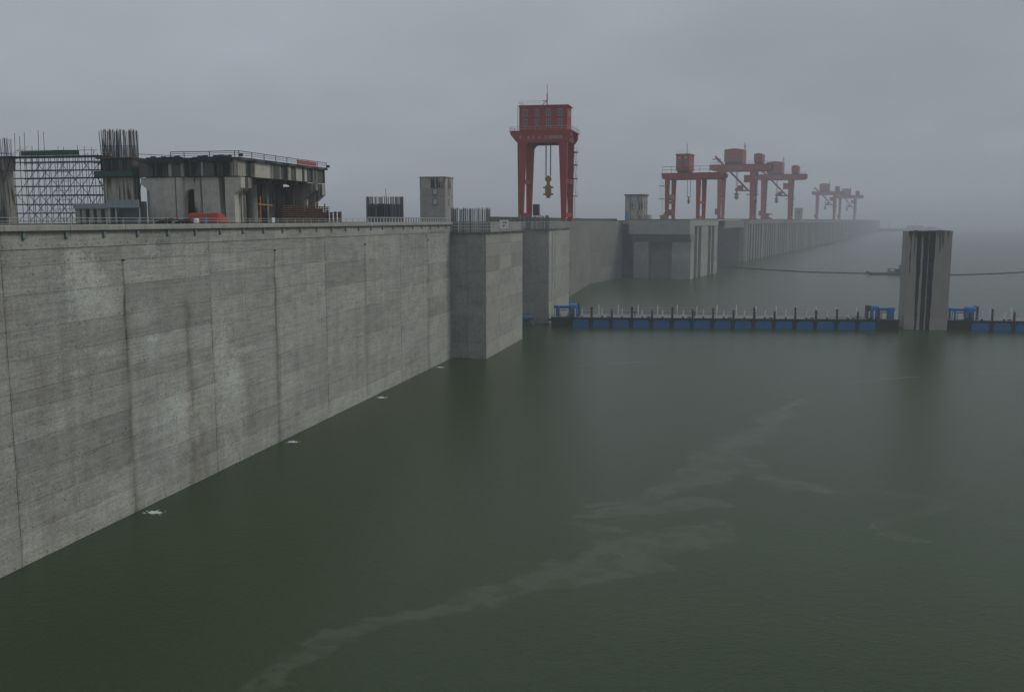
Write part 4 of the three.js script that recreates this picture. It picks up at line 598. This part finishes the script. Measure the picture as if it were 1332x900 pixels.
// double house cranes with a jib, one kind
const dbl = thing('gantry_crane', 'red crane with two machine houses and slanting jib, next after the small cantilevered crane', 'crane', FF.at(490, 16, 47.2), FF.turn, 'double house red cranes on the fluted dam');
{
  const t = dbl, R = M.red_paint_worn;
  for (const x of [-12, 12]) {
    for (const z of [-19, 19]) { const lg = add(t, 'leg', uvMetres(taperG(x, 1.6, 57, z, [3.2, 3.4], [5.4, 4.0])), R); bx(lg, 'bogie', [x - 3, x + 3], [0.05, 1.58], [z - 2.4, z + 2.4], M.red_paint); }
    prismX(t, 'girder', [[-31, 64], [-31, 58.6], [-25, 57.02], [36, 57.02], [39.5, 59], [39.5, 64]], x - 2.1, x + 2.1, R);
  }
  for (const z of [-19, 19]) { bx(t, 'cross_tie', [-10.3, 10.3], [24, 27], [z - 1.1, z + 1.1], R); bx(t, 'end_tie', [-9.8, 9.8], [57.4, 63.4], [z - 2.4, z + 2.4], R); bx(t, 'sill_beam', [-10.2, 10.2], [2, 5], [z - 1.2, z + 1.2], R); }
  bx(t, 'platform', [-14.4, 14.4], [64.02, 64.7], [-31.5, 40], M.dark_steel); bx(t, 'house_base', [-10, 10], [64.72, 67.6], [-14, 7], M.dark_steel); bx(t, 'house_base', [-7, 7], [64.72, 67.2], [20, 29], M.dark_steel);
  merged(t, 'lettering', [-13, -10.4, -7.8, -5.2, -2.6, 0, 2.6, 5.2].flatMap((z, k) => [boxG(-14.22, -14.15, 59.4, 62.2, z, z + 0.45), boxG(-14.22, -14.15, k % 2 ? 60.6 : 61.6, k % 2 ? 61 : 62, z + 0.5, z + 1.6), boxG(-14.22, -14.15, 59.4, 59.8, z + 0.5, z + 1.5 - (k % 3) * 0.3)]), M.frame_grey);
  const h = bx(t, 'machine_house', [-12, 12], [67.62, 81.8], [-14.6, 7], R); prismX(h, 'roof', [[-14.8, 81.82], [7.2, 81.82], [-3.8, 83.4]], -12.3, 12.3, R);
  for (const y of [70.5, 75.5]) for (const z of [-9.6, -5.6, -1.6, 2.4]) bx(h, 'window', [-12.1, -12.02], [y, y + 1.6], [z - 0.8, z + 0.8], M.window_glass);
  const h2 = bx(t, 'winch_house', [-9, 9], [67.22, 76], [19.6, 29.4], R); prismX(h2, 'roof', [[19.4, 76.02], [29.6, 76.02], [24.4, 77.4]], -9.3, 9.3, R); for (const z of [22.4, 26.2]) bx(h2, 'window', [-9.1, -9.02], [70, 72], [z - 0.7, z + 0.7], M.window_glass);
  merged(t, 'aerial', [rodG([8, 82, 5], [8, 91, 5], 0.3, 6), rodG([8, 82, 6.4], [8, 89, 6.4], 0.3, 6), rodG([8, 86, 5], [8, 86, 6.4], 0.3, 6)], M.dark_steel);
  railing(t, [[-13, 64.7, -31], [-13, 64.7, -15]], 3.4, 4, 0.16, M.pale_steel); railing(t, [[-13, 64.7, 8], [-13, 64.7, 19]], 3.4, 4, 0.16, M.pale_steel); railing(t, [[-13, 64.7, 30], [-13, 64.7, 39.6]], 3.4, 4, 0.16, M.pale_steel);
  const j = add(t, 'jib', uvMetres(rodG([-15, 74.5, -24.6], [-15, 34.5, 14.8], 1.15, 8)), R); rod(j, 'jib_head_arm', [-15, 71, -28], [-15, 71, -18], 0.6, R); rod(t, 'jib_stay', [-14, 66, -20], [-15, 74, -24], 0.4, R);
  bx(t, 'operator_cab', [-15, -9], [33.4, 40], [2.6, 8.4], R); bx(t, 'cab_arm', [-11, -9], [33.2, 35], [8.4, 18], R); bx(t, 'winch_box', [-14.4, -4], [43.6, 52], [9.6, 23], M.red_paint); bx(t, 'landing', [-14, -6], [29, 29.8], [12.6, 26], M.dark_steel);
  bx(t, 'switch_box', [-13.4, -7], [6, 13], [-23.6, -18], M.red_paint);
  for (const z of [-1.7, -0.3]) rod(t, 'hoist_rope', [0, 37, z], [0, 62, z], 0.3, M.rope); hookBlock(t, 0, -1, 37.6, 1.25);
  for (const y of [46, 32, 21]) for (const z of [-14.6, 23.4]) bx(t, 'side_landing', [-12, -7], [y, y + 0.5], [z - 0.9, z + 1.6], M.dark_steel);
  merged(t, 'side_ladder', [rodG([-11, 4, 24], [-11, 46, 24], 0.25, 4), rodG([-9, 4, 24], [-9, 46, 24], 0.25, 4)], M.pale_steel);
}
copyOf(dbl, 'red crane with two machine houses in mid fog, before the pale gatehouse', FF.at(760, 24, 47.2), FF.turn);
copyOf(dbl, 'very faint crane with two machine houses in fog, nearer to the pale gatehouse', FF.at(1650, 7, 47.2), FF.turn);
copyOf(dbl, 'very faint crane with two machine houses in fog, farthest from the pale gatehouse', FF.at(2030, 26, 47.2), FF.turn);
{
  const t = thing('service_trolley', 'small red trolley parked on the crest between the double house cranes', 'trolley', FF.at(720, 18, 47.2), FF.turn); bx(t, 'frame', [-4, 4], [1, 3], [-5, 5], M.red_paint); bx(t, 'cab', [-3, 3], [3.02, 9], [-5, 1], M.red_paint_worn); for (const z of [-4, 4]) for (const x of [-3, 3]) add(t, 'wheel', new THREE.CylinderGeometry(0.9, 0.9, 0.8, 14).rotateX(Math.PI / 2).translate(x, 0.9, z), M.dark_steel); bx(t, 'arm', [-1, 1], [7, 8.6], [1.02, 5.4], M.red_paint);
}

/* ================================================================ ON THE WATER */
{ // guide pillar
  const t = thing('guide_pillar', 'tall concrete pillar in the water with black tar stains down its front', 'pillar', NF.at(331, 165), NF.turn), Wd = 17.3, L = 15, T = 42.0;
  const st = dataTex(384, 1024, (i, j, c) => {
    const z = (i + 0.5) / 384 * Wd, y = (j + 0.5) / 1024 * T;
    let v = 0.62 * (0.84 + 0.2 * fbm(z * 0.6, y * 0.25, 3) + 0.14 * vnoise(z * 8, y * 8)), k = 0;
    const wob = (fbm(z * 1.4, y * 0.35, 3) - 0.5) * 0.4;
    for (const [a, b, a2, b2, low] of [[3.4, 5.4, 4.2, 5.0, 0], [6.1, 8.1, 6.3, 7.9, 0], [8.3, 10.8, 8.5, 10.2, 0], [12.2, 12.9, 12.5, 12.8, 31], [13.2, 14.1, 13.4, 13.8, 34], [0.9, 1.4, 1, 1.2, 22], [2.3, 2.8, 2.5, 2.6, 30], [15.3, 15.9, 15.5, 15.7, 37]]) { const q = 1 - y / T, lo = lerp(a, a2, q), hi = lerp(b, b2, q); if (y > low) k = Math.max(k, smooth(lo - 0.14, lo + 0.08, z + wob) * smooth(hi + 0.14, hi - 0.08, z + wob) * (low ? smooth(low, low + 4, y + 6 * wob) * 0.75 : 1)); }
    k = Math.max(k, smooth(38.5, 41.5, y + 3.5 * (fbm(z * 1.2, 4, 3) - 0.4)) * 0.85 * smooth(17.5, 9, z + 3 * wob));
    k *= 0.8 + 0.35 * vnoise(z * 5, y * 0.5); k = clamp(k);
    if (y < 5.4) v *= 1.1; v = lerp(v, 0.022, k);
    c[0] = v * 1.03; c[1] = v; c[2] = v * 0.95;
  }, { wrap: THREE.ClampToEdgeWrapping });
  const pm = mat('pillar_face', 0.44, 0.415, 0.375, { map: st, bumpMap: rep(concBump, Wd / 8, T / 8), bumpScale: 0.03, roughness: 0.92 });
  bx(t, 'core', [0.32, L], [-22, T - 0.02], [1.9, Wd - 0.05], conc[2]);
  const rows = [0, 5.3, 10.4, 15.6, 20.8, 26, 31.2, 36.4, T];
  rows.slice(0, -1).forEach((y, i) => { const g = uvMetres(boxG(0, 0.3, y + 0.02, rows[i + 1] - 0.02, 0, Wd)), p = g.attributes.position, u = g.attributes.uv; for (let k = 0; k < p.count; k++) u.setXY(k, p.getZ(k) / Wd, p.getY(k) / T); add(t, 'concrete_lift', g, pm); });
  bx(t, 'flank_strip', [0.32, 2.2], [-22, T - 0.01], [0.0, 1.88], conc[2]); bx(t, 'flank_strip', [3.3, L], [-22, T - 0.01], [0.0, 1.88], conc[1]);
  const r = rng(3); for (let k = 0; k < 9; k++) { const z = 0.4 + k * 1.85; bx(t, 'broken_edge', [0.4, 1.4 + r() * 2], [T + 0.005, T + 0.15 + 0.35 * r()], [z, z + 1.2 + r() * 0.5], M.concrete_black); }
  bx(t, 'corner_plate', [1, 3], [T - 1.0, T - 0.1], [Wd + 0.0, Wd + 0.35], M.green_paint);
}
function floatBoom(label, x0, d0, x1, d1, n, frames) { // floating guide boom: pontoons, deck, posts; x runs along, z towards the camera side
  const A = new THREE.Vector3(x0, 0, -d0), B = new THREE.Vector3(x1, 0, -d1), L = A.distanceTo(B), turn = Math.atan2(-(B.z - A.z), B.x - A.x);
  const t = thing('floating_boom', label, 'boom', A, turn), p = L / n, D = 15, r = rng(Math.round(L));
  bx(t, 'deck', [0, L], [4.0, 4.35], [-D, 0.35], M.deck_grey); bx(t, 'deck_edge', [0, L], [3.75, 4.42], [0.36, 0.6], M.black_rubber); bx(t, 'hull_core', [0.2, L - 0.2], [-1.5, 3.95], [-D + 0.5, -0.9], M.black_rubber);
  const pg = (() => { const g = [boxG(0.9, p - 0.9, -0.6, 3.3, -0.8, 0.1)]; for (let k = 1; k < 6; k++) g.push(boxG(0.9 + (p - 1.8) * k / 6 - 0.1, 0.9 + (p - 1.8) * k / 6 + 0.1, -0.6, 3.5, 0.1, 0.24)); for (const y of [0.2, 1.4, 2.6]) g.push(boxG(0.9, p - 0.9, y, y + 0.16, 0.1, 0.19)); return uvMetres(mergeGeometries(g.map((q) => { q = q.toNonIndexed(); q.deleteAttribute('uv'); return q; }))); })();
  for (let k = 0; k < n; k++) {
    const first = (frames[0] && k === 0) || (frames[1] && k === n - 1); const X = k * p;
    const o = first ? bx(t, 'mooring_block', [X + 0.1, X + p - 0.1], [-1, 3.7], [-0.8, 0.3], M.black_rubber) : add(t, 'pontoon', pg, M.blue_paint); if (!first) o.position.x = X;
    if (k) prismX(t, 'fender', [[0.3, 3.74], [0.62, 3.74], [0.45, 2.6], [0.45, -0.8], [0.3, -0.8]], X - 0.62, X + 0.62, M.black_rubber);
    bx(t, 'bracket', [X - 1.3, X + 1.3], [2.75, 3.73], [0.12, 0.3], M.black_rubber);
    if (!(first)) { rod(t, 'marker_post', [X + p * 0.55, 4.3, 0.1], [X + p * 0.55 + (r() - 0.5) * 0.3, 7.7 + r() * 0.7, 0.1], 0.2, M.white_paint); bx(t, 'post_foot', [X + p * 0.55 - 0.35, X + p * 0.55 + 0.35], [4.36, 5.1], [-0.3, 0.4], M.dark_steel); rod(t, 'marker_post', [X + p * 0.42, 4.3, -D + 0.4], [X + p * 0.42 + (r() - 0.5) * 0.4, 8.2 + r() * 0.8, -D + 0.4], 0.2, M.white_paint); }
    const h = (k % 2 ? 3.1 : 4.2) * (0.9 + 0.2 * r()), s = []; s.push(new THREE.CylinderGeometry(0.42, 0.5, h, 12).translate(X + 0.3, 4.3 + h / 2, -0.6), new THREE.SphereGeometry(0.55, 12, 8).translate(X + 0.3, 4.3 + h, -0.6), new THREE.CylinderGeometry(0.6, 0.6, 0.25, 12).translate(X + 0.3, 4.6 + h * 0.55, -0.6)); if (k) merged(t, 'mooring_bollard', s, M.dark_steel);
    if (k && k % 2) bx(t, 'cleat', [X - 1.8, X - 0.3], [4.36, 4.8], [-2.4, -1.9], M.dark_steel); if (k && k % 3 === 1) { bx(t, 'valve_stand', [X + 1.6, X + 2.1], [4.36, 6.2], [-7, -6.5], M.rust_dark); bx(t, 'valve_wheel', [X + 1.2, X + 2.5], [6.21, 6.5], [-7.2, -6.3], M.dark_steel); }
  }
  for (const z of [0.1, -D + 0.4]) for (const y of [6.2, 7.3]) rod(t, 'chain_rail', [p * 0.4, y, z], [L - p * 0.4, y, z], 0.05, M.frame_grey);
  const fr = (x, s) => { // blue portal frame with a rounded winch housing at its inner side
    const w = rbx(t, 'portal_beam', [Math.min(x, x + s * 10), Math.max(x, x + s * 10)], [7.9, 9.1], [-5, -3], 0.2, M.blue_paint);
    const a = x + s * 6.6, b = x + s * 10.8; rbx(w, 'winch_housing', [Math.min(a, b), Math.max(a, b)], [4.5, 10.0], [-6, -1.2], 1.1, M.blue_light); rbx(w, 'housing_guard', [Math.min(b - s * 0.5, b + s * 1), Math.max(b - s * 0.5, b + s * 1)], [4.5, 10.2], [-6.4, -2.0], 0.5, M.hull_dark);
    const c = x + s * 0.4, d = x + s * 2.8; rbx(w, 'portal_leg', [Math.min(c, d), Math.max(c, d)], [4.4, 9.3], [-5.4, -2.4], 0.5, M.blue_paint); bx(w, 'roller', [x + s * 4.6 - 0.9, x + s * 4.6 + 0.9], [4.4, 7.0], [-4.4, -3], M.white_paint); bx(w, 'tee_stand', [x + s * 4.6 - 1.6, x + s * 4.6 + 1.6], [7.02, 7.3], [-4, -3.4], M.dark_steel);
    for (const q of [0.1, 0.9]) rod(w, 'post', [x + s * q, 4.3, 0.1], [x + s * q, 8.2, 0.1], 0.16, M.white_paint); rod(w, 'post', [x + s * 9.6, 4.3, 0.1], [x + s * 9.6, 8.2, 0.1], 0.2, M.white_paint);
  };
  if (frames[0]) fr(1.0, 1); if (frames[1]) fr(L - 1.0, -1); return t;
}
floatBoom('long blue floating boom from the grooved pier to the tall pillar', 17.2, 412.5, 165.9, 400.8, 17, [true, true]);
floatBoom('shorter stretch of blue floating boom on the open water side of the tall pillar', 186.4, 400.0, 290, 383, 12, [true, false]);
{
  const t = thing('pontoon_end', 'small blue roofed landing pontoon tucked behind the plain pier', 'pontoon', NF.at(312, 6, 0), NF.turn);
  rbx(t, 'hull', [-3, 2], [-0.6, 1.4], [-6, -0.3], 0.3, M.hull_dark); bx(t, 'roof', [-3, 2], [3.6, 3.9], [-6, -0.5], M.blue_light); for (const x of [-2.7, 1.7]) for (const z of [-5.6, -0.9]) rod(t, 'post', [x, 1.4, z], [x, 3.6, z], 0.15, M.dark_steel); bx(t, 'cargo', [-2, 1], [1.42, 2.6], [-4, -1.4], M.rust_dark);
}
{ // trash boom: a rope of floats across the water
  const mk = (label, pts) => { const c = new THREE.CatmullRomCurve3(pts.map(([x, d]) => new THREE.Vector3(x, 0.35, -d))), n = Math.round(c.getLength() / 5), g = [], t = new THREE.Group(); t.name = numbered('trash_boom'); scene.add(t); tag(t, label, 'boom'); const P = c.getPoints(n);
    for (let i = 0; i < n; i++) { const a = P[i].clone().lerp(P[i + 1], 0.07), b = P[i].clone().lerp(P[i + 1], 0.93); g.push(rodG([a.x, a.y, a.z], [b.x, b.y, b.z], 0.62, 7)); } const r = []; for (let i = 0; i < n; i++) r.push(rodG([P[i].x, 0.5, P[i].z], [P[i + 1].x, 0.5, P[i + 1].z], 0.25, 5));
    const f = merged(t, 'float_string', g, M.black_rubber); f.userData.kind = 'stuff'; merged(t, 'cable', r, M.dark_steel); return t; };
  mk('thin dark line of floats from the slotted pier towards the moored barge', [[188, 860], [208.7, 950], [240, 890], [272, 847], [324.6, 822], [352, 812]].slice(1));
  mk('thin dark line of floats curving away behind the tall pillar', [[352, 812], [376.9, 806], [415, 820], [459.8, 847], [520, 890]]);
  const b = thing('marker_buoy', 'small red marker buoy on the thin line of floats', 'buoy', new THREE.Vector3(222, 0, -926)); merged(b, 'body', [new THREE.CylinderGeometry(1.1, 1.3, 1.6, 14).translate(0, 0.5, 0), new THREE.ConeGeometry(0.9, 2.6, 12).translate(0, 2.6, 0)], M.sign_red);
}
function barge(name, label, cat, x, d, turn, len, k) {
  const t = thing(name, label, cat, new THREE.Vector3(x, 0, -d), turn), w = len * 0.17; const s = new THREE.Shape();
  s.moveTo(-len / 2, 2.6); s.lineTo(-len / 2 + len * 0.07, 1.7); s.lineTo(len / 2 - 2, 1.7); s.lineTo(len / 2, 2.3); s.lineTo(len / 2 - 1, -1.2); s.lineTo(-len / 2 + len * 0.12, -1.2); s.lineTo(-len / 2, 2.2);
  add(t, 'hull', uvMetres(new THREE.ExtrudeGeometry(s, { depth: w, bevelEnabled: true, bevelSize: 0.2, bevelThickness: 0.3, bevelSegments: 1 }).translate(0, 0, -w / 2)), M.hull_dark);
  const c0 = len * 0.02; const c = bx(t, 'deck_house', [c0, c0 + len * 0.36], [1.9, 4.8], [-w * 0.38, w * 0.38], M.hull_dark); const q = bx(t, 'bridge_house', [c0 + len * 0.1, c0 + len * 0.32], [4.82, 8.0 * k], [-w * 0.34, w * 0.34], M.cabin_blue); bx(q, 'roof', [c0 + len * 0.09, c0 + len * 0.33], [8.0 * k + 0.02, 8.0 * k + 0.4], [-w * 0.38, w * 0.38], M.sheet_metal);
  for (let i = 0; i < 3; i++) bx(q, 'window', [c0 + len * (0.12 + 0.065 * i), c0 + len * (0.165 + 0.065 * i)], [5.9, 7.1], [w * 0.34, w * 0.34 + 0.08], M.window_glass);
  const f = bx(t, 'fore_house', [c0 - len * 0.12, c0 - 0.1], [1.9, 5.6], [-w * 0.3, w * 0.3], M.cabin_blue); bx(f, 'window', [c0 - len * 0.1, c0 - len * 0.03], [3.6, 4.8], [w * 0.3, w * 0.3 + 0.08], M.white_paint);
  rod(t, 'mast', [c0 + len * 0.2, 8, 0], [c0 + len * 0.2, 11, 0], 0.12, M.dark_steel); return t;
}
barge('barge', 'dark barge with stepped blue grey cabins moored behind the tall pillar', 'boat', 330, 815, -0.05, 44, 1);
barge('work_boat', 'small dark work boat faint in fog below the fluted dam', 'boat', 800, 2350, 0.1, 26, 1.15);
{
  const t = thing('jetty', 'long low dark jetty barely visible in fog beyond the dam', 'jetty', new THREE.Vector3(1660, 0, -3950), 0.05); bx(t, 'deck', [-190, 130], [-4, 12], [-20, 20], M.hull_dark); bx(t, 'shed', [-10, 50], [12.02, 24], [-12, 12], M.hull_dark); bx(t, 'shed', [70, 105], [12.02, 19], [-12, 12], M.hull_dark); for (const x of [-150, -90, 20]) rod(t, 'mast', [x, 12, 0], [x, 36, 0], 0.9, M.hull_dark);
}

scene.traverse((o) => { if (o.isMesh) { o.castShadow = true; o.receiveShadow = true; } });
renderer.render(scene, camera);
